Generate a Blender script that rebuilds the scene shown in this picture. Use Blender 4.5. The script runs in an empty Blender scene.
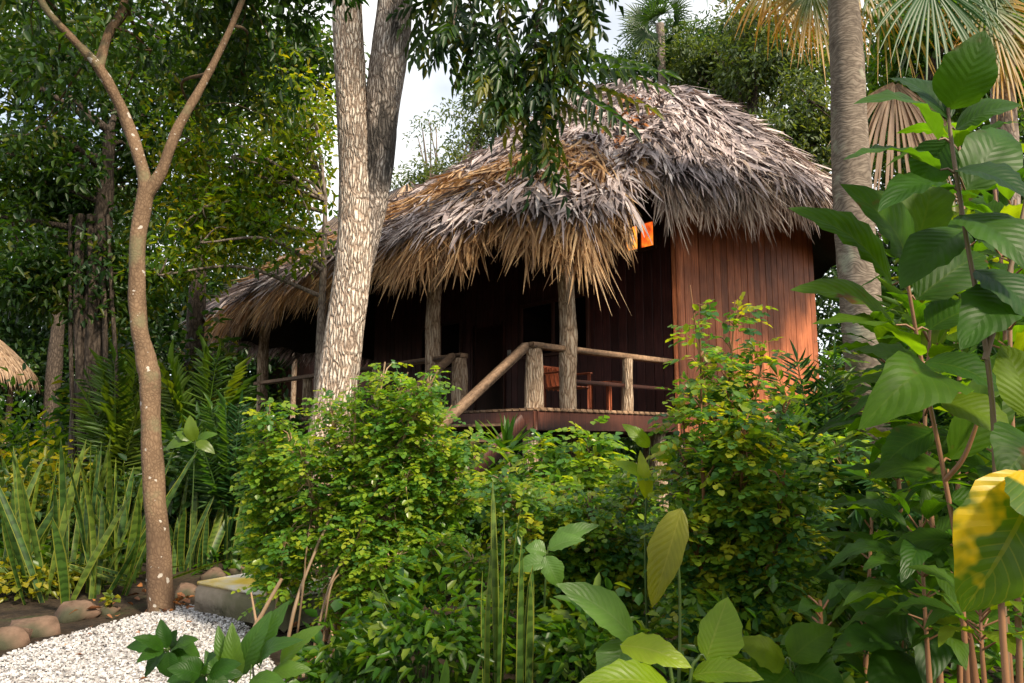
import bpy, math, random
import numpy as np
from math import radians as R, sin, cos, pi

# ------------------------------------------------------------------ camera, world, sun, exposure
S = bpy.context.scene
COL = S.collection
FOC = 740.0
HOR = 441.0
PITCH = math.atan((HOR - 341.5) / FOC)
EYE = 1.5
cam_d = bpy.data.cameras.new("camera"); cam = bpy.data.objects.new("camera", cam_d); COL.objects.link(cam)
cam.location = (0, 0, EYE); cam.rotation_euler = (pi/2 + PITCH, 0, 0)
cam_d.sensor_width = 36; cam_d.lens = FOC/1024*36; cam_d.clip_start = .05; cam_d.clip_end = 2000
S.camera = cam
SUN_AZ, SUN_EL = R(140), R(42)          # azimuth clockwise from +Y: to the right, slightly behind the camera
W = bpy.data.worlds.new("World"); S.world = W; W.use_nodes = True
nt = W.node_tree; nt.nodes.clear()
wo = nt.nodes.new("ShaderNodeOutputWorld"); bg = nt.nodes.new("ShaderNodeBackground")
sky = nt.nodes.new("ShaderNodeTexSky"); sky.sky_type = 'NISHITA'; sky.sun_disc = False
sky.sun_elevation = SUN_EL; sky.sun_rotation = SUN_AZ
tc = nt.nodes.new("ShaderNodeTexCoord"); nz = nt.nodes.new("ShaderNodeTexNoise")
nz.inputs['Scale'].default_value = 2.2; nz.inputs['Detail'].default_value = 7
rp = nt.nodes.new("ShaderNodeValToRGB"); rp.color_ramp.elements[0].position = .36; rp.color_ramp.elements[1].position = .6
mx = nt.nodes.new("ShaderNodeMix"); mx.data_type = 'RGBA'
mx.inputs[7].default_value = (7.9, 7.9, 7.7, 1)        # bright thin cloud
nt.links.new(tc.outputs['Generated'], nz.inputs['Vector']); nt.links.new(nz.outputs['Fac'], rp.inputs[0])
nt.links.new(rp.outputs[0], mx.inputs[0]); nt.links.new(sky.outputs[0], mx.inputs[6])
nt.links.new(mx.outputs[2], bg.inputs[0]); bg.inputs[1].default_value = .1
nt.links.new(bg.outputs[0], wo.inputs[0])
sd = bpy.data.lights.new("sun", 'SUN'); sun = bpy.data.objects.new("sun", sd); COL.objects.link(sun)
sd.energy = 3.9; sd.angle = R(7); sd.color = (1, .86, .66)
sun.rotation_euler = (pi/2 - SUN_EL, 0, -SUN_AZ + pi)
S.view_settings.view_transform = 'Standard'; S.view_settings.look = 'None'
S.view_settings.exposure = .98; S.view_settings.gamma = 1
S.cycles.max_bounces = 7; S.cycles.transparent_max_bounces = 4; S.cycles.diffuse_bounces = 4

rng = np.random.default_rng(7)
Z = np.array([0., 0, 1])

# ------------------------------------------------------------------ geometry helpers
def ray(px, py):
    x = (px-512)/FOC; zc = (341.5-py)/FOC
    return np.array([x, cos(PITCH)-zc*sin(PITCH), sin(PITCH)+zc*cos(PITCH)])
def at(px, py, Y):
    d = ray(px, py); return d*(Y/d[1]) + np.array([0, 0, EYE])
def gnd(px, py, z=0.):
    d = ray(px, py); return d*((z-EYE)/d[2]) + np.array([0, 0, EYE])
def A(*a): return np.array(a, float)
def nrm(v):
    v = np.asarray(v, float); return v/np.maximum(np.linalg.norm(v, axis=-1, keepdims=True), 1e-9)
def rv(n, s=1.): return rng.normal(0, s, (n, 3))
def U(a, b, n=None): return rng.uniform(a, b, n)

class Buf:
    def __init__(s): s.v = []; s.q = []; s.t = []; s.a = []; s.n = 0
    def add(s, v, q=None, t=None, a=None):
        v = np.asarray(v, float).reshape(-1, 3); m = len(v)
        s.v.append(v); s.a.append(np.zeros((m, 3)) if a is None else np.asarray(a, float).reshape(-1, 3))
        if q is not None: s.q.append(np.asarray(q, int).reshape(-1, 4)+s.n)
        if t is not None: s.t.append(np.asarray(t, int).reshape(-1, 3)+s.n)
        s.n += m
    def build(s, name, mat, parent=None, base=None, smooth=True):
        v = np.concatenate(s.v); a = np.concatenate(s.a)
        b = np.zeros(3) if base is None else np.asarray(base, float)
        if base is None and parent is not None:
            b = np.array(parent.location) if parent.type == 'EMPTY' else np.array(parent.get('_b', (0, 0, 0)))
        v = v - b
        q = np.concatenate(s.q) if s.q else np.zeros((0, 4), int)
        t = np.concatenate(s.t) if s.t else np.zeros((0, 3), int)
        me = bpy.data.meshes.new(name)
        me.vertices.add(len(v)); me.vertices.foreach_set('co', v.astype(np.float32).ravel())
        loops = np.concatenate([q.ravel(), t.ravel()])
        me.loops.add(len(loops)); me.loops.foreach_set('vertex_index', loops.astype(np.int32))
        st = np.concatenate([np.arange(len(q))*4, len(q)*4+np.arange(len(t))*3]).astype(np.int32)
        me.polygons.add(len(st)); me.polygons.foreach_set('loop_start', st)
        me.polygons.foreach_set('use_smooth', np.full(len(st), smooth))
        at_ = me.attributes.new('leafco', 'FLOAT_VECTOR', 'POINT'); at_.data.foreach_set('vector', a.astype(np.float32).ravel())
        me.update(calc_edges=True)
        me.materials.append(mat)
        o = bpy.data.objects.new(name, me); COL.objects.link(o)
        if parent is not None: o.parent = parent
        if base is not None and parent is None: o.location = b
        return o

def tag(o, label=None, cat=None, group=None, kind=None):
    if label: o['label'] = label
    if cat: o['category'] = cat
    if group: o['group'] = group
    if kind: o['kind'] = kind
    return o
def thing(name, label, cat, loc, group=None):
    o = bpy.data.objects.new(name, None); COL.objects.link(o); o.location = tuple(loc); o.empty_display_size = .2
    return tag(o, label, cat, group)

def smooth_path(pts, n=6):
    """Catmull-Rom through control rows (any columns)."""
    P = np.asarray(pts, float); P = np.vstack([2*P[0]-P[1], P, 2*P[-1]-P[-2]]); out = []
    for i in range(1, len(P)-2):
        for k in range(n):
            t = k/n
            out.append(.5*((2*P[i])+(-P[i-1]+P[i+1])*t+(2*P[i-1]-5*P[i]+4*P[i+1]-P[i+2])*t*t+(-P[i-1]+3*P[i]-3*P[i+1]+P[i+2])*t**3))
    out.append(P[-2]); return np.array(out)

def tube(buf, pts, rad, n=10, bump=0., cap=False, flute=0., nfl=5):
    P = np.asarray(pts, float); rad = np.broadcast_to(np.asarray(rad, float), (len(P),))
    T = nrm(np.gradient(P, axis=0)); x = nrm(np.cross(T[0], A(.3, .9, .1))); V = []
    s = np.concatenate([[0], np.cumsum(np.linalg.norm(np.diff(P, axis=0), axis=1))])
    ph = U(0, 6.28, 6)
    for i in range(len(P)):
        x = nrm(x - T[i]*x.dot(T[i])); y = np.cross(T[i], x)
        th = np.arange(n)*2*pi/n
        r = rad[i]*(1+flute*np.sin(nfl*th+ph[0]+.5*np.sin(s[i]*1.3+ph[1]))+bump*(np.sin(2*th+s[i]*3/max(rad[i]*6, .2)+ph[2])+.6*np.sin(3*th-s[i]*5/max(rad[i]*6, .2)+ph[3])+rng.normal(0, .35, n)))
        V.append(P[i]+np.outer(r*np.cos(th), x)+np.outer(r*np.sin(th), y))
    V = np.array(V); k = len(P)
    a = np.stack([np.repeat(s, n), np.tile(np.arange(n)/n, k), np.full(k*n, rng.random())], -1)
    i, j = np.meshgrid(np.arange(k-1), np.arange(n), indexing='ij'); j2 = (j+1) % n
    q = np.stack([i*n+j, i*n+j2, (i+1)*n+j2, (i+1)*n+j], -1).reshape(-1, 4)
    buf.add(V.reshape(-1, 3), q, a=a)
    if cap:
        for idx, c in ((0, P[0]), (k-1, P[-1])):
            ring = V[idx]; tr = [[jj, (jj+1) % n, n] for jj in range(n)]
            buf.add(np.vstack([ring, c]), t=tr, a=np.tile(A(s[idx], .5, .5), (n+1, 1)))

def box(buf, c, ax, ay, az, hx, hy, hz, bev=.008):
    """Oriented bevelled box: centre, unit axes, half sizes."""
    c = A(*c); b = min(bev, hx*.45, hy*.45, hz*.45); vs = []; idx = {}
    def V(x, y, z):
        vs.append(c+ax*x+ay*y+az*z); return len(vs)-1
    for sx in (-1, 1):
        for sy in (-1, 1):
            for sz in (-1, 1):
                idx[sx, sy, sz, 0] = V(sx*hx, sy*(hy-b), sz*(hz-b))
                idx[sx, sy, sz, 1] = V(sx*(hx-b), sy*hy, sz*(hz-b))
                idx[sx, sy, sz, 2] = V(sx*(hx-b), sy*(hy-b), sz*hz)
    q = []; t = []; o = ((-1, -1), (1, -1), (1, 1), (-1, 1))
    for s_ in (-1, 1):
        q.append([idx[s_, p, r, 0] for p, r in o]); q.append([idx[p, s_, r, 1] for p, r in o]); q.append([idx[p, r, s_, 2] for p, r in o])
    for p in (-1, 1):
        for r in (-1, 1):
            q.append([idx[p, r, -1, 0], idx[p, r, 1, 0], idx[p, r, 1, 1], idx[p, r, -1, 1]])
            q.append([idx[p, -1, r, 0], idx[p, 1, r, 0], idx[p, 1, r, 2], idx[p, -1, r, 2]])
            q.append([idx[-1, p, r, 1], idx[1, p, r, 1], idx[1, p, r, 2], idx[-1, p, r, 2]])
            for s_ in (-1, 1): t.append([idx[p, r, s_, 0], idx[p, r, s_, 1], idx[p, r, s_, 2]])
    rr = rng.random(); buf.add(vs, q, t, np.tile(A(0, 0, rr), (len(vs), 1)))
def beam(buf, p, q_, w, h, up=Z, bev=.01):
    p = A(*p); q_ = A(*q_); d = q_-p; L = np.linalg.norm(d); d = d/L
    s = nrm(np.cross(d, up)); u = np.cross(s, d); box(buf, (p+q_)/2, d, s, u, L/2, w/2, h/2, bev)

# ---- leaves
def leaves6(buf, base, d, n, L, Wd, fold=.12, droop=.12, rnd=None, wide=.45):
    N = len(base)
    if N == 0: return
    d = nrm(d); s = nrm(np.cross(d, n)); n = np.cross(s, d)
    L = np.broadcast_to(L, (N,)); Wd = np.broadcast_to(Wd, (N,))
    tx = A(0, .5*(.9 if wide < .5 else .72), .5*.72, 0, -.5*.72, -.5*(.9 if wide < .5 else .72)); ty = A(0, .33 if wide < .5 else .25, .7, 1, .7, .33 if wide < .5 else .25)
    tz = A(0, fold, fold*.6-droop*.5, -droop, fold*.6-droop*.5, fold)
    V = base[:, None]+s[:, None]*(tx*1)[None, :, None]*Wd[:, None, None]+d[:, None]*ty[None, :, None]*L[:, None, None]+n[:, None]*tz[None, :, None]*L[:, None, None]
    r = rng.random(N) if rnd is None else np.clip(rnd, 0, 1)
    a = np.stack([np.tile(ty, N), np.tile(tx, N), np.repeat(r, 6)], -1)
    o = np.arange(N)[:, None]*6
    buf.add(V, np.concatenate([o+A(0, 1, 2, 3).astype(int), o+A(0, 3, 4, 5).astype(int)]), a=a)
def ribbons(buf, P, side, w, rnd=None, fold=0.):
    """P (N,k,3) centre lines, side (N,3), w (N,k) widths; fold>0 adds a raised-edge V section."""
    N, k, _ = P.shape; w = np.broadcast_to(w, (N, k)); r = rng.random(N) if rnd is None else rnd
    side = side[:, None, :] if side.ndim == 2 else side
    cols = [P-side*w[..., None]/2, P+side*w[..., None]/2]; vv = [-.5, .5]
    if fold:
        T = np.gradient(P, axis=1); up = nrm(np.cross(np.broadcast_to(side, P.shape), T))
        cols = [cols[0]+up*(w*fold)[..., None], P, cols[1]+up*(w*fold)[..., None]]; vv = [-.5, 0, .5]
    m = len(cols); V = np.stack(cols, 2)
    a = np.zeros((N, k, m, 3)); a[..., 0] = np.linspace(0, 1, k)[None, :, None]; a[..., 1] = vv; a[..., 2] = r[:, None, None]
    o = (np.arange(N)*k*m)[:, None, None]; i = np.arange(k-1)[None, :, None]; j = np.arange(m-1)[None, None, :]
    b = o+i*m+j
    buf.add(V, np.stack([b, b+1, b+m+1, b+m], -1).reshape(-1, 4), a=a)
def bigleaf(buf, base, tip, up, Wd, arch=.15, fold=.15, wave=.03, n=12, rnd=None, stalk=0., shape=0.):
    """One large leaf from base to tip; arch lifts its middle, wave ripples the margin."""
    base = A(*base); tip = A(*tip); d = tip-base; L = np.linalg.norm(d); d = d/L
    s = nrm(np.cross(d, up)); up = np.cross(s, d); u = np.linspace(0, 1, n+1); cs = np.linspace(-1, 1, 7)
    w = np.sin(pi*np.clip(u, 0, 1)**(.82+shape))**.75*(1-.25*u*u)+.012; w[-1] = .004
    ctr = base+np.outer(u, d)*L+np.outer(np.sin(pi*u)*arch*L, up)
    ph, fr = U(0, 6), U(4, 6.5); V = np.zeros((n+1, 7, 3)); asym = 1+.12*rng.normal()
    for j, c in enumerate(cs):
        ww = w*Wd*.5*c*(asym if c > 0 else 1/asym)*(1+.05*np.sin(u*17+ph*2+c)+.04*np.sin(u*31+ph))
        lift = abs(c)*fold*w*Wd*.5 - c*c*fold*w*Wd*.3
        rip = wave*L*(abs(c)**1.5)*np.sin(u*fr*2*pi+ph+(2 if c > 0 else 0))*np.sin(pi*u)
        V[:, j] = ctr+np.outer(ww, s)+np.outer(lift+rip, up)
    r = rng.random() if rnd is None else rnd
    a = np.zeros((n+1, 7, 3)); a[..., 0] = u[:, None]; a[..., 1] = cs*.5; a[..., 2] = r
    i, j = np.meshgrid(np.arange(n), np.arange(6), indexing='ij'); b = i*7+j
    buf.add(V, np.stack([b, b+1, b+8, b+7], -1).reshape(-1, 4), a=a)
def pinnate(buf, base, d, up, L, k, ll, lw, droop=.2, ang=60, start=.2, rnd=None, taper=True, rach=.004, jit=.12, ldroop=.15):
    """N compound leaves: k leaflet pairs on a drooping rachis plus a terminal one."""
    N = len(base); d = nrm(d); s = nrm(np.cross(d, up)); up = np.cross(s, d); L = np.broadcast_to(L, (N,))
    ll = np.broadcast_to(ll, (N,)); lw = np.broadcast_to(lw, (N,)); r = rng.random(N) if rnd is None else rnd
    def pt(q): return base+d*(L*q)[:, None]-Z*(droop*L*q*q)[:, None]
    def tg(q): return nrm(d-Z*(2*droop*q))
    ks = 7; qs = np.linspace(0, 1, ks); P = np.stack([pt(np.full(N, q)) for q in qs], 1)
    ribbons(buf, P, s, np.maximum(rach*(1.3-qs), .001)[None, :]*np.ones((N, 1)), r)
    for i in range(k):
        q = start+(1-start)*(i+.3)/k; b = pt(np.full(N, q)); t = tg(q)
        f = (1-.55*abs(q-.45)*1.3) if taper else 1.
        for sg in (-1, 1):
            an = R(ang*(1-.35*q))
            dd = t*cos(an)+s*sg*sin(an)+rv(N, jit)-Z*ldroop*.7
            leaves6(buf, b, dd, up+rv(N, jit), ll*f*U(.85, 1.15, N), lw*f, rnd=r+rng.normal(0, .08, N), droop=ldroop)
    leaves6(buf, pt(np.ones(N)*.98), tg(1.), up, ll*.9, lw, rnd=r, droop=ldroop)
def fan(buf, hub, d, up, Rr, nseg=36, spread=140, w=.04, droop=.25, rnd=None, petiole=None, split=.0):
    """Fan-palm leaf: folded segments radiating from the hub."""
    hub = A(*hub); d = nrm(A(*d)); s = nrm(np.cross(d, up)); up = np.cross(s, d)
    th = np.radians(np.linspace(-spread, spread, nseg))+rng.normal(0, .02, nseg)
    dirs = np.outer(np.cos(th), d)+np.outer(np.sin(th), s)+np.outer(.12*np.cos(th*1.0)+rng.normal(0, .03, nseg), up)
    q = np.linspace(0.03, 1, 7); Ls = Rr*(.75+.25*np.cos(th*.8))*U(.85, 1.08, nseg)
    P = hub+dirs[:, None]*(q[None, :, None]*Ls[:, None, None])-Z*(droop*Ls[:, None]*q[None]**2.6*U(.5, 1.6, nseg)[:, None])[..., None]
    sd_ = nrm(np.cross(dirs, up[None])+0*dirs)
    ww = w*np.interp(q, [0, .15, .55, .85, 1], [.25, .7, 1, .5, .06])
    ribbons(buf, P, sd_, ww[None]*np.ones((nseg, 1)), (rng.random(nseg)*.3+(rng.random() if rnd is None else rnd)*.7), fold=.25)
def clumps(buf, C, rad, per, L, Wd, flat=.7, down=.35, rnd=None, wide=.45, spread=.6):
    M = len(C); rad = np.broadcast_to(rad, (M,)); N = M*per
    o = nrm(rv(N))*(U(0, 1, N)**.45)[:, None]
    c = np.repeat(C, per, 0); rr = np.repeat(rad, per)
    p = c+o*rr[:, None]*A(1, 1, flat)
    dd = o*.9+rv(N, spread)-Z*down; nn = Z*1.1+rv(N, .55)+o*.4
    k = np.clip(np.repeat(rng.random(M), per)*.55+rng.random(N)*.45, 0, 1) if rnd is None else np.clip(rnd+rng.normal(0, .15, N), 0, 1)
    leaves6(buf, p, dd, nn, L*U(.6, 1.25, N), Wd*U(.7, 1.2, N), rnd=k, wide=wide)
def lobe_pts(c, r, n, shell=.55):
    """n clump centres in an ellipsoid, thicker to the outside, uneven."""
    o = nrm(rv(n)); t = U(0, 1, n)**shell; w = 1+.22*np.sin(o[:, 0]*5+c[0])+.18*np.sin(o[:, 2]*6+c[1])
    return np.asarray(c)+o*(t*w)[:, None]*np.asarray(r)
def px_lobe(px, py, Y, rx, ry, rz):
    """ellipsoid given by an image-centred direction and depth -> metres"""
    return at(px, py, Y), A(rx*Y/746, rz, ry*Y/746)

# ------------------------------------------------------------------ materials
def mat(name):
    m = bpy.data.materials.new(name); m.use_nodes = True; n = m.node_tree; n.nodes.clear()
    o = n.nodes.new("ShaderNodeOutputMaterial"); return m, n, o
def ramp(n, src, stops, interp='LINEAR'):
    r = n.nodes.new("ShaderNodeValToRGB"); r.color_ramp.interpolation = interp; e = r.color_ramp.elements
    while len(e) < len(stops): e.new(.5)
    for i, (p, c) in enumerate(stops): e[i].position = p; e[i].color = (*c, 1) if len(c) == 3 else c
    n.links.new(src, r.inputs[0]); return r.outputs[0]
def noise(n, scale, detail=4, vec=None, rough=.55, stretch=None):
    t = n.nodes.new("ShaderNodeTexNoise"); t.inputs['Scale'].default_value = scale; t.inputs['Detail'].default_value = detail; t.inputs['Roughness'].default_value = rough
    if vec is None:
        c = n.nodes.new("ShaderNodeTexCoord"); vec = c.outputs['Object']
    if stretch:
        mp = n.nodes.new("ShaderNodeMapping"); mp.inputs['Scale'].default_value = stretch; n.links.new(vec, mp.inputs[0]); vec = mp.outputs[0]
    n.links.new(vec, t.inputs['Vector']); return t.outputs['Fac']
def math_(n, op, a, b=None, c=None):
    m = n.nodes.new("ShaderNodeMath"); m.operation = op
    for i, x in enumerate((a, b, c)):
        if x is None: continue
        if hasattr(x, 'node'): n.links.new(x, m.inputs[i])
        else: m.inputs[i].default_value = x
    return m.outputs[0]
def mixc(n, fac, a, b, blend='MIX'):
    m = n.nodes.new("ShaderNodeMix"); m.data_type = 'RGBA'; m.blend_type = blend
    for i, x in ((0, fac), (6, a), (7, b)):
        if hasattr(x, 'node'): n.links.new(x, m.inputs[i])
        elif i == 0: m.inputs[0].default_value = x
        else: m.inputs[i].default_value = (*x, 1)
    return m.outputs[2]
def pbr(n, o, col, rough=.6, bump=None, bstr=.3, bdist=.02, spec=.5):
    p = n.nodes.new("ShaderNodeBsdfPrincipled"); p.inputs['Roughness'].default_value = rough if not hasattr(rough, 'node') else .5
    if hasattr(rough, 'node'): n.links.new(rough, p.inputs['Roughness'])
    if hasattr(col, 'node'): n.links.new(col, p.inputs['Base Color'])
    else: p.inputs['Base Color'].default_value = (*col, 1)
    p.inputs['Specular IOR Level'].default_value = spec
    if bump is not None:
        b = n.nodes.new("ShaderNodeBump"); b.inputs['Strength'].default_value = bstr; b.inputs['Distance'].default_value = bdist
        n.links.new(bump, b.inputs['Height']); n.links.new(b.outputs[0], p.inputs['Normal'])
    n.links.new(p.outputs[0], o.inputs[0]); return p
def leafmat(name, cols, trans=.35, rough=.42, tcol=None, veins=0., vcol=(.3, .35, .06), spec=.5, spots=None, edge=None, mottle=.25, tip=None):
    """cols: list of base colours picked per leaf; translucent; veins drawn along the leaf's own u,v."""
    m, n, o = mat(name); at_ = n.nodes.new("ShaderNodeAttribute"); at_.attribute_name = 'leafco'
    sp = n.nodes.new("ShaderNodeSeparateXYZ"); n.links.new(at_.outputs['Vector'], sp.inputs[0])
    u, v, r = sp.outputs
    k = len(cols); c = ramp(n, r, [(i/(k-1), cc) for i, cc in enumerate(cols)])
    nz_ = noise(n, 9, 4); c = mixc(n, mottle, c, ramp(n, nz_, [(.3, (.35, .35, .35)), (.7, (1.5, 1.5, 1.4))]), 'MULTIPLY')
    bump = None
    if tip: c = mixc(n, ramp(n, math_(n, 'ADD', u, math_(n, 'MULTIPLY', math_(n, 'SUBTRACT', r, .5), .7)), [(.45, (0, 0, 0)), (.95, (1, 1, 1))]), c, tip)
    if veins:
        av = math_(n, 'ABSOLUTE', v)
        mid = math_(n, 'LESS_THAN', av, .022)
        ph = math_(n, 'FRACT', math_(n, 'SUBTRACT', math_(n, 'MULTIPLY', u, 11.), math_(n, 'MULTIPLY', av, 5.5)))
        tri = math_(n, 'ABSOLUTE', math_(n, 'SUBTRACT', ph, .5))
        side = math_(n, 'LESS_THAN', tri, .06)
        f = math_(n, 'MULTIPLY', math_(n, 'MAXIMUM', mid, math_(n, 'MULTIPLY', side, .6)), veins)
        c = mixc(n, f, c, vcol); bump = math_(n, 'MULTIPLY', tri, 1.)
    if spots:
        f = ramp(n, noise(n, 6, 3), [(spots[1], (0, 0, 0)), (spots[1]+.06, (1, 1, 1))]); c = mixc(n, f, c, spots[0])
    if edge:
        f = math_(n, 'GREATER_THAN', math_(n, 'ABSOLUTE', v), .40)
        band = ramp(n, math_(n, 'FRACT', math_(n, 'ADD', math_(n, 'MULTIPLY', u, 13.), math_(n, 'MULTIPLY', nz_, 1.6))), [(.3, (.55, .6, .55)), (.6, (1.25, 1.25, 1.2))])
        c = mixc(n, .8, c, band, 'MULTIPLY'); c = mixc(n, f, c, edge)
    p = pbr(n, o, c, rough, bump, .25, .01, spec)
    tr = n.nodes.new("ShaderNodeBsdfTranslucent"); ms = n.nodes.new("ShaderNodeMixShader"); ms.inputs[0].default_value = min(.6, trans*1.2)
    n.links.new(mixc(n, 1., c, tcol or (2.4, 2.1, .5), 'MULTIPLY'), tr.inputs[0])
    n.links.new(p.outputs[0], ms.inputs[1]); n.links.new(tr.outputs[0], ms.inputs[2]); n.links.new(ms.outputs[0], o.inputs[0])
    return m
def woodmat(name, cols, scale=(9, 9, .8), rough=.65, plank=None, bstr=.25):
    m, n, o = mat(name); f = noise(n, 4, 6, stretch=scale); c = ramp(n, f, [(.3, cols[0]), (.55, cols[1]), (.75, cols[2])])
    at_ = n.nodes.new("ShaderNodeAttribute"); at_.attribute_name = 'leafco'; sp = n.nodes.new("ShaderNodeSeparateXYZ"); n.links.new(at_.outputs['Vector'], sp.inputs[0])
    c = mixc(n, 1., c, ramp(n, sp.outputs[2], [(0, (.68, .66, .64)), (1, (1.3, 1.3, 1.3))]), 'MULTIPLY')
    c = mixc(n, .55, c, ramp(n, noise(n, 1.7, 5), [(.35, (.45, .43, .42)), (.62, (1.15, 1.15, 1.15))]), 'MULTIPLY')
    pbr(n, o, c, rough, f, bstr, .01, .3); return m
def barkmat(name, dark, mid, light, su=7, sv=2.2, bstr=.9, bdist=.03, spot=None, lichen=None, moss=None, low=None):
    m, n, o = mat(name); tcn = n.nodes.new("ShaderNodeTexCoord"); vec = tcn.outputs['Object']
    wn = n.nodes.new("ShaderNodeTexNoise"); wn.inputs['Scale'].default_value = 3; n.links.new(vec, wn.inputs['Vector'])
    ad = n.nodes.new("ShaderNodeVectorMath"); ad.operation = 'MULTIPLY_ADD'; n.links.new(wn.outputs['Color'], ad.inputs[0]); ad.inputs[1].default_value = (.12, .12, .3); n.links.new(vec, ad.inputs[2])
    mp = n.nodes.new("ShaderNodeMapping"); mp.inputs['Scale'].default_value = (su, su, sv); n.links.new(ad.outputs[0], mp.inputs[0])
    vo = n.nodes.new("ShaderNodeTexVoronoi"); vo.feature = 'DISTANCE_TO_EDGE'; vo.inputs['Scale'].default_value = 2.2; n.links.new(mp.outputs[0], vo.inputs['Vector'])
    f1 = noise(n, 5, 6, vec, .65, (1, 1, .4)); f2 = noise(n, 26, 4, vec)
    h = math_(n, 'ADD', math_(n, 'MINIMUM', math_(n, 'MULTIPLY', vo.outputs[0], 2.2), .6), math_(n, 'MULTIPLY', f2, .5))
    c = ramp(n, h, [(.14, dark), (.42, mid), (.95, light)])
    c = mixc(n, .6, c, ramp(n, f1, [(.32, (.42, .4, .38)), (.65, (1.25, 1.22, 1.2))]), 'MULTIPLY')
    if lichen:
        f = ramp(n, noise(n, 2.3, 5, vec, .6), [(lichen[1], (0, 0, 0)), (lichen[1]+.09, (1, 1, 1))]); c = mixc(n, math_(n, 'MULTIPLY', f, .75), c, lichen[0])
    if moss:
        f = ramp(n, noise(n, 1.4, 6, vec, .6, (1, 1, .35)), [(moss[1], (0, 0, 0)), (moss[1]+.07, (1, 1, 1))]); c = mixc(n, math_(n, 'MULTIPLY', f, .9), c, moss[0])
    if low:
        sx = n.nodes.new("ShaderNodeSeparateXYZ"); n.links.new(vec, sx.inputs[0])
        f = ramp(n, math_(n, 'ADD', math_(n, 'MULTIPLY', sx.outputs[2], .25), math_(n, 'MULTIPLY', f1, .45)), [(low[1], (1, 1, 1)), (low[2], (0, 0, 0))]); c = mixc(n, math_(n, 'MULTIPLY', f, .65), c, low[0])
    if spot:
        v2 = n.nodes.new("ShaderNodeTexVoronoi"); v2.inputs['Scale'].default_value = 15; n.links.new(ad.outputs[0], v2.inputs['Vector'])
        sp = n.nodes.new("ShaderNodeSeparateColor"); n.links.new(v2.outputs['Color'], sp.inputs[0])
        thr = math_(n, 'MULTIPLY', math_(n, 'MAXIMUM', math_(n, 'SUBTRACT', sp.outputs[0], .36), 0), .7)
        f = math_(n, 'LESS_THAN', math_(n, 'ADD', v2.outputs['Distance'], math_(n, 'MULTIPLY', math_(n, 'SUBTRACT', f2, .35), .9)), thr); c = mixc(n, f, c, spot)
    pbr(n, o, c, .85, h, bstr, bdist, .25); return m

M = {}
M['dark_leaf'] = leafmat('dark_leaf', [(.009, .032, .009), (.017, .054, .01), (.03, .076, .011), (.05, .1, .011), (.15, .15, .01)], .36, .45)
M['mid_leaf'] = leafmat('mid_leaf', [(.022, .075, .01), (.04, .115, .012), (.075, .155, .014), (.14, .2, .016)], .42, .4)
M['gold_leaf'] = leafmat('gold_leaf', [(.022, .08, .01), (.05, .13, .012), (.1, .18, .012), (.2, .24, .012), (.36, .28, .018)], .52, .45)
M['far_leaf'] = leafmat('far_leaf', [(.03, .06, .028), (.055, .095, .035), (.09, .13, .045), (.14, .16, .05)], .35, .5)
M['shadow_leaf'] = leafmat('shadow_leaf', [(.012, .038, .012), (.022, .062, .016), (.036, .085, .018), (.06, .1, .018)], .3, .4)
M['bush_leaf'] = leafmat('bush_leaf', [(.05, .14, .04), (.085, .2, .04), (.14, .26, .034), (.2, .31, .03), (.3, .34, .034)], .46, .33, spec=.6)
M['aralia_leaf'] = leafmat('aralia_leaf', [(.035, .105, .04), (.06, .155, .04), (.11, .215, .03), (.19, .28, .025), (.31, .31, .025)], .46, .33, spec=.6)
M['broad_leaf'] = leafmat('broad_leaf', [(.025, .08, .005), (.045, .115, .006), (.075, .155, .007), (.13, .19, .008)], .5, .5, veins=.2, vcol=(.13, .2, .02), spec=.22, mottle=.5, spots=((.1, .05, .015), .66))
M['lance_leaf'] = leafmat('lance_leaf', [(.03, .085, .012), (.05, .12, .014), (.08, .15, .016)], .4, .42, veins=.2, vcol=(.1, .18, .03), spec=.35)
M['mid_broad'] = leafmat('mid_broad', [(.02, .065, .006), (.035, .095, .007), (.06, .13, .008)], .45, .42, veins=.18, vcol=(.09, .16, .02), spec=.35, mottle=.5)
M['deep_leaf'] = leafmat('deep_leaf', [(.014, .05, .006), (.024, .075, .007), (.04, .105, .008)], .42, .45, veins=.18, vcol=(.05, .11, .02), spec=.25, mottle=.5, spots=((.07, .04, .015), .67))
M['lime_leaf'] = leafmat('lime_leaf', [(.15, .27, .008), (.22, .33, .009), (.3, .37, .01)], .5, .42, veins=.35, vcol=(.33, .38, .07))
M['pale_leaf'] = leafmat('pale_leaf', [(.08, .17, .03), (.12, .23, .045)], .4, .4, veins=.4, vcol=(.16, .24, .09), spec=.4)
M['yellow_leaf'] = leafmat('yellow_leaf', [(.19, .22, .008), (.24, .25, .009)], .5, .42, veins=.3, vcol=(.4, .36, .05), tcol=(1.5, 1.2, .4))
M['sun_patch_leaf'] = leafmat('sun_patch_leaf', [(.07, .15, .008), (.09, .18, .009)], .55, .4, veins=.3, vcol=(.4, .38, .03), spots=((.7, .5, .012), .54), mottle=.4, tcol=(1.5, 1.3, .4))  # yellow patches paint in the sun shining through the leaf
M['snake_leaf'] = leafmat('snake_leaf', [(.03, .075, .018), (.055, .11, .02), (.1, .15, .022)], .3, .45, edge=(.17, .19, .03), spec=.35)
M['palm_leaf'] = leafmat('palm_leaf', [(.025, .08, .03), (.04, .115, .03), (.075, .145, .026)], .4, .42, spec=.4)
M['palm_bright'] = leafmat('palm_bright', [(.05, .11, .015), (.08, .16, .018), (.14, .2, .02)], .4, .45)
M['palm_gold'] = leafmat('palm_gold', [(.03, .08, .02), (.06, .12, .025), (.12, .14, .03)], .4, .45, tip=(.34, .19, .03))
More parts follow.
